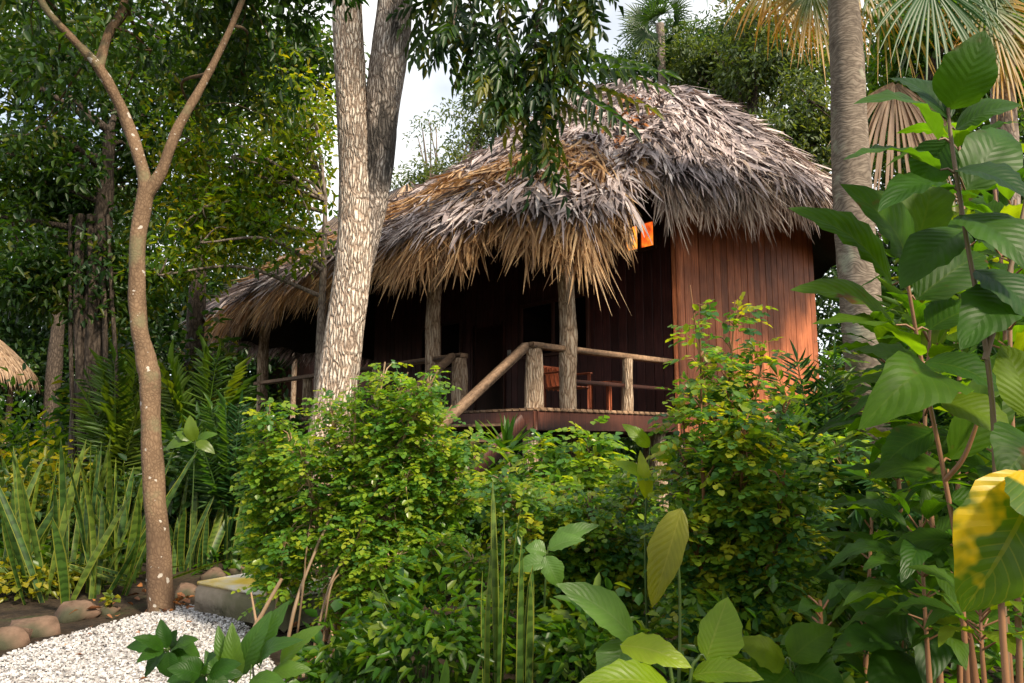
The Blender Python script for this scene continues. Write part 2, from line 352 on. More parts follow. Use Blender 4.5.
M['palm_dead'] = leafmat('palm_dead', [(.14, .085, .05), (.24, .155, .1), (.34, .24, .165)], .3, .6, tcol=(1.2, 1, .8))
M['thatch'] = leafmat('thatch', [(.075, .055, .05), (.2, .16, .16), (.35, .285, .29), (.5, .42, .42), (.68, .6, .59)], .1, .6, tcol=(1, .8, .6), mottle=.5)
M['fringe'] = leafmat('fringe', [(.13, .07, .032), (.33, .19, .085), (.52, .33, .16), (.66, .46, .26)], .3, .6, tcol=(1.2, .9, .6), mottle=.4)
M['fringe_pale'] = leafmat('fringe_pale', [(.12, .08, .06), (.28, .2, .16), (.46, .37, .31), (.66, .56, .5)], .25, .6, tcol=(1.2, .95, .7), mottle=.4)
M['pale_thatch'] = leafmat('pale_thatch', [(.24, .15, .09), (.4, .27, .17), (.52, .38, .27)], .15, .65, tcol=(1, .8, .6), mottle=.4)
M['thatch_base'] = woodmat('thatch_base', [(.03, .02, .014), (.06, .042, .03), (.1, .075, .06)], (6, 6, 6))
M['red_wood'] = woodmat('red_wood', [(.27, .075, .03), (.5, .16, .065), (.64, .26, .13)], (12, 12, .7), .5)
M['dark_wood'] = woodmat('dark_wood', [(.035, .014, .01), (.07, .025, .016), (.11, .04, .025)], (12, 12, .7), .5)
M['wall_shaded'] = woodmat('wall_shaded', [(.04, .013, .013), (.07, .022, .02), (.11, .036, .03)], (12, 12, .7), .55)  # front-wall version of the red boards, veranda shade put into the colour
M['rail_wood'] = woodmat('rail_wood', [(.16, .1, .06), (.32, .2, .12), (.45, .3, .19)], (5, 5, 5), .6)
M['deck_wood'] = woodmat('deck_wood', [(.09, .055, .035), (.16, .1, .06), (.24, .16, .1)], (3, 3, 3), .65)
M['chair_wood'] = woodmat('chair_wood', [(.2, .05, .025), (.3, .085, .04), (.38, .12, .06)], (8, 8, 2), .4)
M['log_bark'] = barkmat('log_bark', (.09, .055, .035), (.34, .235, .155), (.6, .48, .36), 11, 1.1, .9, .02)
M['twin_bark'] = barkmat('twin_bark', (.07, .045, .03), (.42, .32, .25), (.8, .72, .62), 13, 2.4, 1., .035, moss=((.035, .03, .026), .63), low=((.24, .12, .06), .38, .75))
M['mossy_bark'] = barkmat('mossy_bark', (.05, .035, .028), (.32, .26, .22), (.7, .63, .57), 13, 2.4, 1., .035, moss=((.03, .027, .025), .53))
M['spot_bark'] = barkmat('spot_bark', (.1, .062, .036), (.155, .098, .058), (.21, .14, .085), 16, 12, .3, .012, lichen=((.14, .13, .07), .55), spot=(.4, .36, .31), low=((.1, .06, .04), .2, .4))
M['palm_bark'] = barkmat('palm_bark', (.09, .07, .055), (.17, .135, .105), (.26, .215, .17), 3, 16, .3, .012, lichen=((.3, .3, .22), .56))
M['dark_bark'] = barkmat('dark_bark', (.02, .015, .012), (.06, .045, .034), (.11, .085, .065), 8, 2, .7, .03)
M['grey_bark'] = barkmat('grey_bark', (.08, .06, .05), (.18, .145, .12), (.3, .25, .21), 9, 3, .5, .02)
M['stem'] = leafmat('stem', [(.12, .075, .04), (.2, .13, .075)], .05, .6)
M['red_stem'] = leafmat('red_stem', [(.2, .09, .04), (.26, .13, .06)], .05, .5)
M['green_stem'] = leafmat('green_stem', [(.05, .09, .02), (.08, .13, .03)], .15, .4)
M['tan_stem'] = leafmat('tan_stem', [(.3, .19, .11), (.38, .26, .16)], .05, .6)
def groundmat():
    m, n, o = mat('soil'); f = noise(n, 3, 8); g = noise(n, 22, 6)
    c = ramp(n, f, [(.35, (.018, .013, .009)), (.55, (.04, .028, .018)), (.7, (.035, .04, .016))])
    c = mixc(n, .6, c, ramp(n, g, [(.35, (.4, .4, .4)), (.7, (1.6, 1.5, 1.4))]), 'MULTIPLY')
    pbr(n, o, c, .95, g, .8, .03, .2); return m
M['soil'] = groundmat()
def gravelmat():
    m, n, o = mat('white_gravel'); at_ = n.nodes.new("ShaderNodeAttribute"); at_.attribute_name = 'leafco'; sp = n.nodes.new("ShaderNodeSeparateXYZ"); n.links.new(at_.outputs['Vector'], sp.inputs[0])
    c = ramp(n, sp.outputs[2], [(0, (.12, .1, .09)), (.2, (.4, .38, .37)), (1, (.66, .65, .66))]); pbr(n, o, c, .75, noise(n, 60, 3), .2, .003); return m
M['gravel'] = gravelmat()
def gravelbase():
    m, n, o = mat('gravel_bed'); v = n.nodes.new("ShaderNodeTexVoronoi"); v.inputs['Scale'].default_value = 34; tcn = n.nodes.new("ShaderNodeTexCoord"); n.links.new(tcn.outputs['Object'], v.inputs['Vector'])
    sp = n.nodes.new("ShaderNodeSeparateColor"); n.links.new(v.outputs['Color'], sp.inputs[0])
    c = ramp(n, sp.outputs[0], [(0, (.07, .06, .05)), (.25, (.24, .22, .21)), (1, (.45, .44, .45))]); pbr(n, o, c, .9, v.outputs['Distance'], .6, .02); return m
M['gravel_bed'] = gravelbase()
def stonemat(name, a, b, c_):
    m, n, o = mat(name); f = noise(n, 5, 8, rough=.65); g = noise(n, 1.6, 4)
    c = mixc(n, ramp(n, g, [(.45, (0, 0, 0)), (.6, (1, 1, 1))]), ramp(n, f, [(.3, a), (.7, b)]), c_); pbr(n, o, c, .9, f, .6, .03, .2); return m
M['stone'] = stonemat('stone', (.07, .045, .03), (.22, .14, .1), (.05, .05, .03))
M['concrete'] = stonemat('concrete', (.2, .155, .11), (.36, .3, .23), (.13, .12, .07))
M['slab_paint'] = stonemat('slab_paint', (.55, .36, .04), (.72, .55, .12), (.6, .56, .5))
m_, n_, o_ = mat('amber_glow'); e_ = n_.nodes.new("ShaderNodeEmission")
e_.inputs[1].default_value = 1.
n_.links.new(ramp(n_, noise(n_, 3.5, 5), [(.36, (.16, .018, .005)), (.5, (.6, .075, .01)), (.66, (.95, .22, .02))]), e_.inputs[0]); n_.links.new(e_.outputs[0], o_.inputs[0]); M['glow'] = m_
m_, n_, o_ = mat('amber_glow_bright'); e_ = n_.nodes.new("ShaderNodeEmission")
n_.links.new(ramp(n_, noise(n_, 2.1, 3), [(.34, (.45, .07, .008)), (.5, (.9, .26, .025)), (.66, (1., .5, .07))]), e_.inputs[0]); n_.links.new(e_.outputs[0], o_.inputs[0]); M['glow_yellow'] = m_
m_, n_, o_ = mat('dark_glass'); pbr(n_, o_, (.012, .012, .016), .12); M['glass'] = m_
m_, n_, o_ = mat('white_plastic'); pbr(n_, o_, (.7, .7, .68), .4); M['white'] = m_
m_, n_, o_ = mat('iron'); pbr(n_, o_, (.03, .028, .026), .6); M['iron'] = m_

# ------------------------------------------------------------------ ground, gravel
gx = np.concatenate([[-400, -120, -60], np.linspace(-30, 30, 121), [60, 120, 400]])
gy = np.concatenate([[-120, -30], np.linspace(-6, 54, 121), [90, 160, 500]])
def gz(x, y):
    m = np.clip((np.abs(x+2.6)-2.2)/1.5, 0, 1)*0+np.clip((np.hypot(x+2.9, y-5.6)-2.2)/2, 0, 1)
    return m*(.05*np.sin(x*1.7+y*.6)+.05*np.sin(y*1.3-x*.8)+.04)
X, Yy = np.meshgrid(gx, gy); g = Buf(); nX = len(gx)
i, j = np.meshgrid(np.arange(len(gy)-1), np.arange(nX-1), indexing='ij'); b = i*nX+j
g.add(np.stack([X, Yy, gz(X, Yy)], -1), np.stack([b, b+1, b+nX+1, b+nX], -1).reshape(-1, 4))
tag(g.build('ground', M['soil']), kind='structure')

GR = [gnd(-10, 672), gnd(15, 655), gnd(45, 645), gnd(95, 632), gnd(135, 620), gnd(180, 609), gnd(210, 611), gnd(238, 622), gnd(255, 645), gnd(290, 700), gnd(300, 800), gnd(-60, 800), gnd(-120, 720)]
GR = np.array(GR)[:, :2]
def inside(p, poly):
    x, y = p[:, 0], p[:, 1]; r = np.zeros(len(p), bool); k = len(poly)
    for a_ in range(k):
        x1, y1 = poly[a_]; x2, y2 = poly[(a_+1) % k]
        c = ((y1 > y) != (y2 > y)) & (x < (x2-x1)*(y-y1)/(y2-y1+1e-12)+x1); r ^= c
    return r
g = Buf(); cen = GR.mean(0); k = len(GR)
g.add(np.vstack([np.c_[GR, np.full(k, .004)], [*cen, .03]]), t=[[q, (q+1) % k, k] for q in range(k)])
tag(g.build('gravel_path', M['gravel_bed']), kind='structure')
lo, hi = GR.min(0), GR.max(0); P = U(0, 1, (34000, 2))*(hi-lo)+lo
P = P[inside(P, cen+(GR-cen)*1.03)][:21000]; N = len(P)
ico = nrm(A([1, 1, 1], [1, -1, -1], [-1, 1, -1], [-1, -1, 1], [-1, -1, -1], [1, 1, -1], [1, -1, 1], [-1, 1, 1]).reshape(-1, 3))
cube_f = np.array([[0, 7, 3, 6], [0, 5, 2, 7], [0, 6, 1, 5], [4, 1, 6, 3], [4, 3, 7, 2], [4, 2, 5, 1]])
sz = U(.006, .015, N); V = ico[None]*sz[:, None, None]*U(.6, 1.3, (N, 8, 1))*np.stack([U(.7, 1.4, N), U(.7, 1.3, N), U(.5, .9, N)], -1)[:, None]
th = U(0, 6.28, N); c, s_ = np.cos(th), np.sin(th)
V = np.stack([V[..., 0]*c[:, None]-V[..., 1]*s_[:, None], V[..., 0]*s_[:, None]+V[..., 1]*c[:, None], V[..., 2]], -1)+np.c_[P, U(.012, .04, N)][:, None]
g = Buf(); rr = rng.random(N); rr[rng.random(N) < .05] *= .2
g.add(V, (np.arange(N)[:, None, None]*8+cube_f[None]).reshape(-1, 4), a=np.repeat(np.c_[rr, rr, rr], 8, 0))
tag(g.build('gravel', M['gravel'], smooth=False), 'white crushed stone gravel spread over the path', 'gravel', kind='stuff')

def rock(buf, c, r, seed=0):
    n1, n2 = 14, 9; th = np.arange(n1)*2*pi/n1; ph = np.linspace(-pi/2, pi/2, n2)
    a_, b_ = np.meshgrid(ph, th, indexing='ij'); d = np.stack([np.cos(a_)*np.cos(b_), np.cos(a_)*np.sin(b_), np.sin(a_)], -1)
    q = U(0, 6, 8); f = 1+.16*np.sin(3*d[..., 0]+q[0])+.14*np.sin(4*d[..., 1]+q[1])+.1*np.sin(6*d[..., 2]+5*d[..., 0]+q[2])+.06*np.sin(9*d[..., 1]+q[3])
    cutn = nrm(rv(9)); cutd = U(.62, .9, 9); V0 = d*f[..., None]*1.1
    for cn, cd in zip(cutn, cutd):
        h = V0.dot(cn)-cd; V0 = V0-np.where(h > 0, h, 0)[..., None]*cn
    V0 += rng.normal(0, .018, V0.shape); V0[:, -1] = V0[:, 0]*0+V0[:, -1]; V = A(*c)+V0*A(*r); V = V.reshape(-1, 3)
    i, j = np.meshgrid(np.arange(n2-1), np.arange(n1), indexing='ij'); j2 = (j+1) % n1
    buf.add(V, np.stack([i*n1+j, i*n1+j2, (i+1)*n1+j2, (i+1)*n1+j], -1).reshape(-1, 4))
ROCKS = [(73, 612, (.24, .2, .17), 'warm brown flat-faced edging stone nearest the spotted trunk, by the gravel'),
         (35, 628, (.26, .2, .15), 'low dark edging stone between the brown stone and the frame edge'),
         (2, 640, (.22, .22, .15), 'reddish edging stone at the outermost end of the stone row'),
         (214, 574, (.2, .17, .15), 'rounded brown stone just behind the yellow-edged concrete step'),
         (238, 570, (.15, .14, .12), 'small stone beside the rounded one behind the concrete step'),
         (186, 590, (.2, .15, .13), 'squat mossy stone between spotted trunk and concrete step'),
         (108, 606, (.12, .12, .08), 'small dark stone at the foot of the snake plants')]
for px, py, r, lab in ROCKS:
    c = gnd(px, py+6); r = tuple(q*.8 for q in r); g = Buf(); rock(g, (c[0], c[1], r[2]*.22), r)
    tag(g.build('stone', M['stone'], base=(c[0], c[1], 0)), lab, 'stone', 'stones edging the gravel')
# concrete step with yellow painted nosing
c0 = gnd(205, 617); ux = nrm(A(.82, -.57, 0)); uy = A(.57, .82, 0)
t = thing('concrete_step', 'low concrete step with worn yellow edge at the end of the gravel', 'step', (c0[0], c0[1], 0))
g = Buf(); box(g, c0+ux*.42+uy*.42+Z*.125, ux, uy, Z, .62, .42, .125, .035); g.build('block', M['concrete'], t)
g = Buf(); box(g, c0+ux*.42+uy*.42+Z*.262, ux, uy, Z, .60, .40, .014, .006); g.build('painted_top', M['slab_paint'], t)

# ------------------------------------------------------------------ the thatched cabin
u_ = nrm(A(.741, .671, 0)); v_ = A(-u_[1], u_[0], 0)
D = A(.32, 10.5, 0); ZD = 1.97
def hp(a, b_, z=0.): return D+u_*a+v_*b_+Z*z          # house coordinates: a towards the back, b along the front
SIDE = 3.46; LEN = 9.8
cabin = thing('thatched_cabin', 'raised wooden cabin with shaggy grey palm-thatch roof and railed veranda', 'cabin', tuple(hp(3, 3, 0)))
# deck: boards run along a
g = Buf(); nb = 66; bw = LEN/nb
for q in range(nb):
    box(g, hp(SIDE/2+U(-.01, .01), bw*(q+.5), ZD-.02), u_, v_, Z, SIDE/2+.02, bw/2-.006, .02, .004)
deck = g.build('deck', M['deck_wood'], cabin)
g = Buf(); box(g, hp(.0, LEN/2, ZD-.185), u_, v_, Z, .03, LEN/2, .14); box(g, hp(SIDE/2+.032, -.0, ZD-.185), u_, v_, Z, SIDE/2, .03, .14)
g.build('fascia', M['dark_wood'], cabin)
g = Buf()
for q in range(24): box(g, hp(.12+q*.14, .005, ZD-.022), u_, v_, Z, .06, .06, .024, .005)
g.build('edge_board', M['rail_wood'], cabin)
for a, b_ in ((.15, .25), (.15, 2.2), (.15, 5), (.15, 7.6), (3.2, .25), (3.2, 5)):
    g = Buf(); tube(g, [hp(a, b_, -.1), hp(a, b_, 1), hp(a, b_, ZD-.32)], [.13, .12, .12], 10, .06); g.build('stilt', M['log_bark'], cabin)
# walls: vertical boards
def boardwall(name, p0, dirn, nrml, L, z0, z1, m, w=.17):
    g = Buf(); k = int(L/w)
    for q in range(k):
        box(g, p0+dirn*(w*(q+.5))+Z*((z0+z1)/2)-nrml*U(.0, .007), dirn, nrml, Z, w/2-.0065, .03, (z1-z0)/2, .006)
    o = g.build(name, m, cabin, smooth=False); return o
Wp = hp(SIDE, 0)
boardwall('side_wall', Wp-v_*.0, u_, -v_, 5.3, 1.55, 6.6, M['red_wood'], .24)
fw = boardwall('front_wall', Wp-u_*.03+v_*.06, v_, -u_, LEN, 1.75, 6.5, M['wall_shaded'], .2)
boardwall('back_wall', hp(SIDE+5.3, .1), v_, u_, LEN, 1.6, 5.6, M['dark_wood'])
boardwall('end_wall', hp(SIDE+.05, LEN), u_, v_, 5.3, 1.6, 5.6, M['dark_wood'])
g = Buf(); box(g, hp(SIDE-.03, -.035, 4.0), u_, v_, Z, .06, .05, 2.5); g.build('corner_board', M['red_wood'], cabin)
g = Buf(); box(g, hp(SIDE+2.65, LEN/2, 1.75), u_, v_, Z, 2.65, LEN/2, .09); g.build('floor_frame', M['dark_wood'], cabin)
for a, b_ in ((5, .4), (7.8, .4), (5, 4), (7.8, 4), (5, 8), (7.8, 8)):
    g = Buf(); tube(g, [hp(a, b_, -.1), hp(a, b_, 1.7)], [.14, .13], 10, .06); g.build('stilt', M['log_bark'], cabin)
# lit clerestory window at the near end of the front wall
def window(b0, b1, z0, z1, pane, nm=2, fm=M['dark_wood']):
    o = hp(SIDE-.075, 0); g = Buf(); c = (b0+b1)/2
    for bb in np.linspace(b0, b1, nm+1): box(g, o+v_*bb+Z*((z0+z1)/2), v_, u_, Z, .035, .04, (z1-z0)/2+.035)
    for zz in (z0, z1): box(g, o+v_*c+Z*zz, v_, u_, Z, (b1-b0)/2-.036, .038, .035)
    f = g.build('window', fm, cabin, smooth=False)
    w = (b1-b0)/nm
    for q in range(nm):
        g = Buf(); box(g, o+v_*(b0+w*(q+.5))+Z*((z0+z1)/2)+u_*.012, v_, u_, Z, w/2-.036, .008, (z1-z0)/2-.036, .002)
        p = g.build('pane', pane[q] if isinstance(pane, list) else pane, f, base=cabin.location)
    return f
w_ = window(.34, 1.06, 4.98, 5.5, [M['glow'], M['glow_yellow']]); w_['label'] = 'amber lit window under the eave'
window(2.0, 3.9, 3.25, 4.35, M['glass']); window(6.0, 7.6, 3.2, 4.3, M['glass'])
# door beside the big window
g = Buf(); box(g, hp(SIDE-.05, 5.0, ZD+1.05), v_, u_, Z, .45, .025, 1.04)
for bb in (4.51, 5.49): box(g, hp(SIDE-.07, bb, ZD+1.08), v_, u_, Z, .045, .04, 1.08)
dr = g.build('door', M['dark_wood'], cabin); g = Buf(); tube(g, [hp(SIDE-.1, 4.7, ZD+1), hp(SIDE-.12, 4.7, ZD+1.05), hp(SIDE-.1, 4.7, ZD+1.12)], [.012]*3, 6); g.build('handle', M['white'], dr, base=cabin.location)
g = Buf(); box(g, hp(SIDE-.06, 4.32, ZD+1.35), v_, u_, Z, .045, .02, .14, .01); g.build('wall_plate', M['white'], cabin)
# posts and rails
def logpost(a, b_, z0, z1, r, nm, lean=0.):
    g = Buf(); n = 9; zz = np.linspace(z0, z1, n); ph = U(0, 6)
    pts = [hp(a+.03*sin(z*1.7+ph)+lean*(z-z0), b_+.025*sin(z*2.1+ph), z) for z in zz]
    tube(g, pts, r*(1.05-.12*np.linspace(0, 1, n)), 14, .07, True, .07, 5); return g.build(nm, M['log_bark'], cabin)
logpost(.74, .06, ZD, 4.9, .125, 'roof_post'); logpost(.15, 2.62, ZD, 4.9, .125, 'roof_post'); logpost(.15, 6.2, ZD, 4.9, .125, 'roof_post'); logpost(.15, 9.5, ZD, 4.9, .125, 'roof_post')
for a, b_, r in ((.12, .16, .13), (2.14, .07, .09), (.12, 1.9, .125), (.12, 4.4, .1), (.12, 7.2, .1)): logpost(a, b_, ZD, ZD+.86, r, 'rail_post')
ZR = ZD+.9
for p, q_ in ((hp(-.02, .08, ZR), hp(.68, .08, ZR)), (hp(.82, .08, ZR), hp(SIDE-.05, .08, ZR)), (hp(.12, 1.75, ZR), hp(.12, LEN, ZR)), (hp(.12, .0, ZR+.002), hp(.12, .32, ZR+.002))):
    g = Buf(); beam(g, p, q_, .16, .08); g.build('handrail', M['rail_wood'], cabin)
for p, q_ in ((hp(.8, .08, ZD+.42), hp(SIDE-.05, .08, ZD+.42)),):
    g = Buf(); beam(g, p, q_, .05, .06); g.build('mid_rail', M['dark_wood'], cabin)
# stairs going down from the front
for b_ in (.16, 1.9):
    g = Buf(); beam(g, hp(.0, b_, ZR+.0), hp(-2.5, b_, ZR-1.93), .13, .11); g.build('stair_rail', M['rail_wood'], cabin)
    g = Buf(); beam(g, hp(-.05, b_, ZD-.2), hp(-2.5, b_, .02), .06, .26); g.build('stringer', M['dark_wood'], cabin)
    g = Buf(); tube(g, [hp(-2.2, b_, -.05), hp(-2.2, b_, ZR-1.75)], [.09, .085], 10, .06, True); g.build('newel_post', M['log_bark'], cabin)
g = Buf()
for q in range(8): box(g, hp(-.2-q*.29, 1.03, ZD-.24-q*.225), u_, v_, Z, .15, .8, .025)
g.build('stair_tread', M['deck_wood'], cabin)
# roof
ridge_px = [(676, 90, -.35), (640, 80, .7), (596, 86, 1.95), (545, 122, 3.6), (490, 163, 5.4), (430, 196, 7.9)]
R0 = at(664, 80, 15.); RID = []
for px, py, s in ridge_px:
    xy = R0+v_*s; k = (px-512)/746.5
    # point on the vertical plane of the ridge line seen at that pixel
    d = ray(px, py); tt = np.linalg.solve(np.array([[d[0], -v_[0]], [d[1], -v_[1]]]), R0[:2])
    RID.append(d*tt[0]+A(0, 0, EYE))
RID = np.array(RID)
def Dp(a, b_): return D+u_*a+v_*b_
EAVE = [(Dp(-.6, 11.2), 4.6, 5), (Dp(-.75, 9.5), 4.7, 5), (Dp(-.8, 7), 4.75, 4.6), (Dp(-.8, 4.5), 4.8, 3.7), (Dp(-.8, 2.2), 4.78, 2.8), (Dp(-.75, .6), 4.72, 2.), (A(.62, 9.98, 0), 4.75, 1.5), (A(1.15, 10.3, 0), 4.82, 1.2), (A(1.62, 10.62, 0), 5.05, .95),
        (A(2.05, 11.3, 0), 5.85, .7), (A(2.78, 12.0, 0), 5.95, .4), (A(4.1, 12.75, 0), 6.3, .1), (A(5.35, 12.95, 0), 6.2, 0), (A(6.6, 14.4, 0), 6.1, 0), (A(7.5, 16.4, 0), 5.8, 0), (A(7.2, 18.9, 0), 5.5, 0),
        (Dp(10.4, 3.6), 4.8, 1.), (Dp(10.6, 6), 4.7, 3), (Dp(10.4, 9.5), 4.6, 4.4), (Dp(9., 12.4), 4.5, 5), (Dp(5.5, 13.4), 4.4, 5), (Dp(2, 12.6), 4.35, 5), (Dp(-.6, 11.2), 4.35, 5)]
EV = smooth_path([np.r_[p[:2], z, s] for p, z, s in EAVE], 14)
EP, ES = EV[:, :3], np.clip(EV[:, 3], 0, 5)
arc = np.concatenate([[0], np.cumsum(np.linalg.norm(np.diff(EP, axis=0), axis=1))]); ARC = arc[-1]
def roofpt(s, t):
    """s arc position on the eave, t 0 ridge .. 1 eave"""
    e = np.stack([np.interp(s, arc, EP[:, q]) for q in range(3)], -1); k = np.interp(s, arc, ES)
    r = np.stack([np.interp(k, np.arange(len(RID)), RID[:, q]) for q in range(3)], -1)
    p = r+(e-r)*t[..., None]
    p[..., 2] += .16*np.sin(pi*t)*(1-t*.3)+.1*np.sin(s*1.9+t*5)*np.sin(pi*np.clip(t*1.05, 0, 1))+.06*np.sin(s*4.3+t*9)
    return p
def roofframe(s, t):
    p = roofpt(s, t); d = nrm(roofpt(s, np.clip(t+.02, 0, 1.1))-roofpt(s, t-.02)); side = nrm(roofpt(s+.05, t)-roofpt(s-.05, t))
    n = nrm(np.cross(side, d)); n = np.where(n[..., 2:] < 0, -n, n); return p, d, nrm(np.cross(n, d)), n
ns, ntt = 220, 18
ss, tt_ = np.meshgrid(np.linspace(0, ARC, ns), np.linspace(0, 1, ntt), indexing='ij')
g = Buf(); Pt = roofpt(ss, tt_); lowr = Pt-Z*.22
for q_, surf in enumerate((Pt, lowr)):
    i, j = np.meshgrid(np.arange(ns-1), np.arange(ntt-1), indexing='ij'); b = i*ntt+j
    g.add(surf, np.stack([b, b+ntt, b+ntt+1, b+1], -1).reshape(-1, 4))
i = np.arange(ns-1); e = i*ntt+ntt-1; g.q.append(np.stack([e, e+ntt, e+ntt+ns*ntt, e+ns*ntt], -1))
roof = g.build('roof', M['thatch_base'], cabin)
def thatch(N, front=True):
    s = U(0, ARC, N*3); t = np.sqrt(U(.0, 1.03, N*3))
    p = roofpt(s, t); keep = (p[:, :2]-A(1.5, 19)).dot(u_[:2]) < 1.5; keep &= ~((t > .93) & (p[:, 0] > 1.66) & (p[:, 0] < 2.5) & (p[:, 1] < 13.2))
    idx = np.where(keep)[0][:N]; s, t = s[idx], t[idx]; N = len(s)
    p, d, sd_, n = roofframe(s, t)
    L = U(.32, .85, N)*(.7+.4*t); ang = rng.normal(0, .46, N); lift = np.abs(rng.normal(.12, .12, N))
    dd = nrm(d+sd_*ang[:, None]+n*lift[:, None]); sid = nrm(np.cross(dd, n)+rv(N, .3))
    off = U(.01, .15, N); q = np.linspace(0, 1, 4); curl = rng.normal(.14, .12, N)
    P = p[:, None]+n[:, None]*off[:, None, None]+dd[:, None]*(q[None]*L[:, None])[..., None]-Z*(curl[:, None]*L[:, None]*q[None]**2)[..., None]
    P += sd_[:, None]*(rng.normal(0, .1, N)[:, None]*L[:, None]*q[None]**2)[..., None]
    w = (.012+.095*U(0, 1, N)**1.5)[:, None]*np.interp(q, [0, .4, .8, 1], [.6, 1, .7, .1])[None]
    pat = .5+.25*np.sin(s*.9+t*7)*np.sin(s*2.3)+rng.normal(0, .24, N)
    g = Buf(); ribbons(g, P, sid, w, np.clip(pat, 0, 1), fold=.15); return g
thatch(34000).build('thatch', M['thatch'], roof, base=cabin.location)
def fringe(N, right=False):
    M_ = N*5; s = U(arc[0], np.interp(19*14, np.arange(len(arc)), arc), M_)
    zone = .16 if right else .34*(.8+.2*np.sin(s*1.3)*np.sin(s*.53+1))
    t = 1-zone*U(0, 1, M_)**1.6; p, d, sd_, n = roofframe(s, t)
    keep = (p[:, :2]-A(1.5, 19)).dot(u_[:2]) < .5; keep &= (p[:, 0] > 2.1) == right
    gap = (p[:, 1] < 13.2) & (p[:, 0] > 1.62) & (p[:, 0] < 2.42); keep &= ~(gap & (t > .92) & (rng.random(M_) < .42))
    p, d, sd_, n, s, t, gap = [q[keep][:N] for q in (p, d, sd_, n, s, t, gap)]; N = len(p)
    f = np.where(gap, .5, 1.); hang = np.clip((t-.8)/.18, 0, 1); sw = 1+.18*np.sin(s*2.7)+.14*np.sin(s*7.1+1)
    L = U(.4, 1.05, N)*f*sw; ang = rng.normal(0, .24, N); q = np.linspace(0, 1, 5)
    d0 = nrm(d+sd_*ang[:, None]+n*np.abs(rng.normal(.1, .1, N))[:, None]); ben = U(.45, 1., N)*(.1+.9*hang)
    off = U(.03, .2, N)*(1-.6*hang)
    P = p[:, None]+n[:, None]*off[:, None, None]-Z*(U(-.02, .22, N)*hang*f)[:, None, None]+d0[:, None]*((q-.4*q*q*ben[:, None])*L[:, None])[..., None]-Z*(ben[:, None]*.8*L[:, None]*q[None]**1.4)[..., None]
    P += sd_[:, None]*(rng.normal(0, .18, N)[:, None]*L[:, None]*q[None]**2)[..., None]
    w = U(.02, .062, N)[:, None]*np.interp(q, [0, .35, .75, 1], [.8, 1, .65, .06])[None]
    g = Buf(); ribbons(g, P, nrm(sd_+rv(N, .45)), w, np.clip(rng.normal(.52, .28, N)-(1-hang)*.05, 0, 1), fold=.18); return g
fringe(21000).build('fringe', M['fringe'], roof, base=cabin.location)
fringe(6500, True).build('fringe', M['fringe_pale'], roof, base=cabin.location)
# rafter ends and wall plate under the veranda roof
for b_ in np.linspace(.3, 9.8, 9):
    g = Buf(); tube(g, [roofpt(np.array([np.interp(0, [0], [0])]), np.array([1.]))[0]*0+hp(-.5, b_, 4.5), hp(1.6, b_, 5.5), hp(3.3, b_, 6.3)], [.045, .05, .05], 7, .04); g.build('rafter', M['log_bark'], cabin)
g = Buf(); tube(g, [hp(.15, -.3, 4.62), hp(.15, 5, 4.66), hp(.15, 10, 4.62)], [.075]*3, 8, .05); g.build('eave_beam', M['log_bark'], cabin)

# wooden chair on the veranda
def local(o, a, b_): return lambda x, y, z: o+u_*(a+x)+v_*(b_+y)+Z*(ZD+z)
ch = thing('wooden_chair', 'reddish wooden armchair on the veranda behind the log post', 'chair', tuple(hp(1.5, .8, ZD)))
f = local(D, 1.5, .8)
for x in (-.27, .27):
    for y in (-.25, .25):
        g = Buf(); beam(g, f(x, y, 0), f(x, y, .62 if y < 0 else .6), .06, .05, u_); g.build('leg', M['chair_wood'], ch)
    g = Buf(); beam(g, f(x, -.3, .63), f(x, .3, .63), .075, .03); g.build('armrest', M['chair_wood'], ch)
g = Buf()
for q in range(5): beam(g, f(-.23+q*.115, -.27, .4), f(-.23+q*.115, .26, .38), .1, .025)
g.build('seat', M['chair_wood'], ch)
g = Buf()
for q in range(5): beam(g, f(-.23+q*.115, .27, .36), f(-.23+q*.115, .38, .74), .08, .025, u_)
beam(g, f(-.29, .39, .74), f(.29, .39, .74), .03, .07); g.build('backrest', M['chair_wood'], ch)
tb = thing('side_table', 'small dark red side table beside the veranda chair', 'table', tuple(hp(2.55, .8, ZD))); f = local(D, 2.55, .8)
g = Buf(); box(g, f(0, 0, .52), u_, v_, Z, .26, .26, .02); g.build('table_top', M['chair_wood'], tb)
for x in (-.21, .21):
    for y in (-.21, .21):
        g = Buf(); beam(g, f(x, y, 0), f(x, y, .5), .045, .045, u_); g.build('leg', M['chair_wood'], tb)

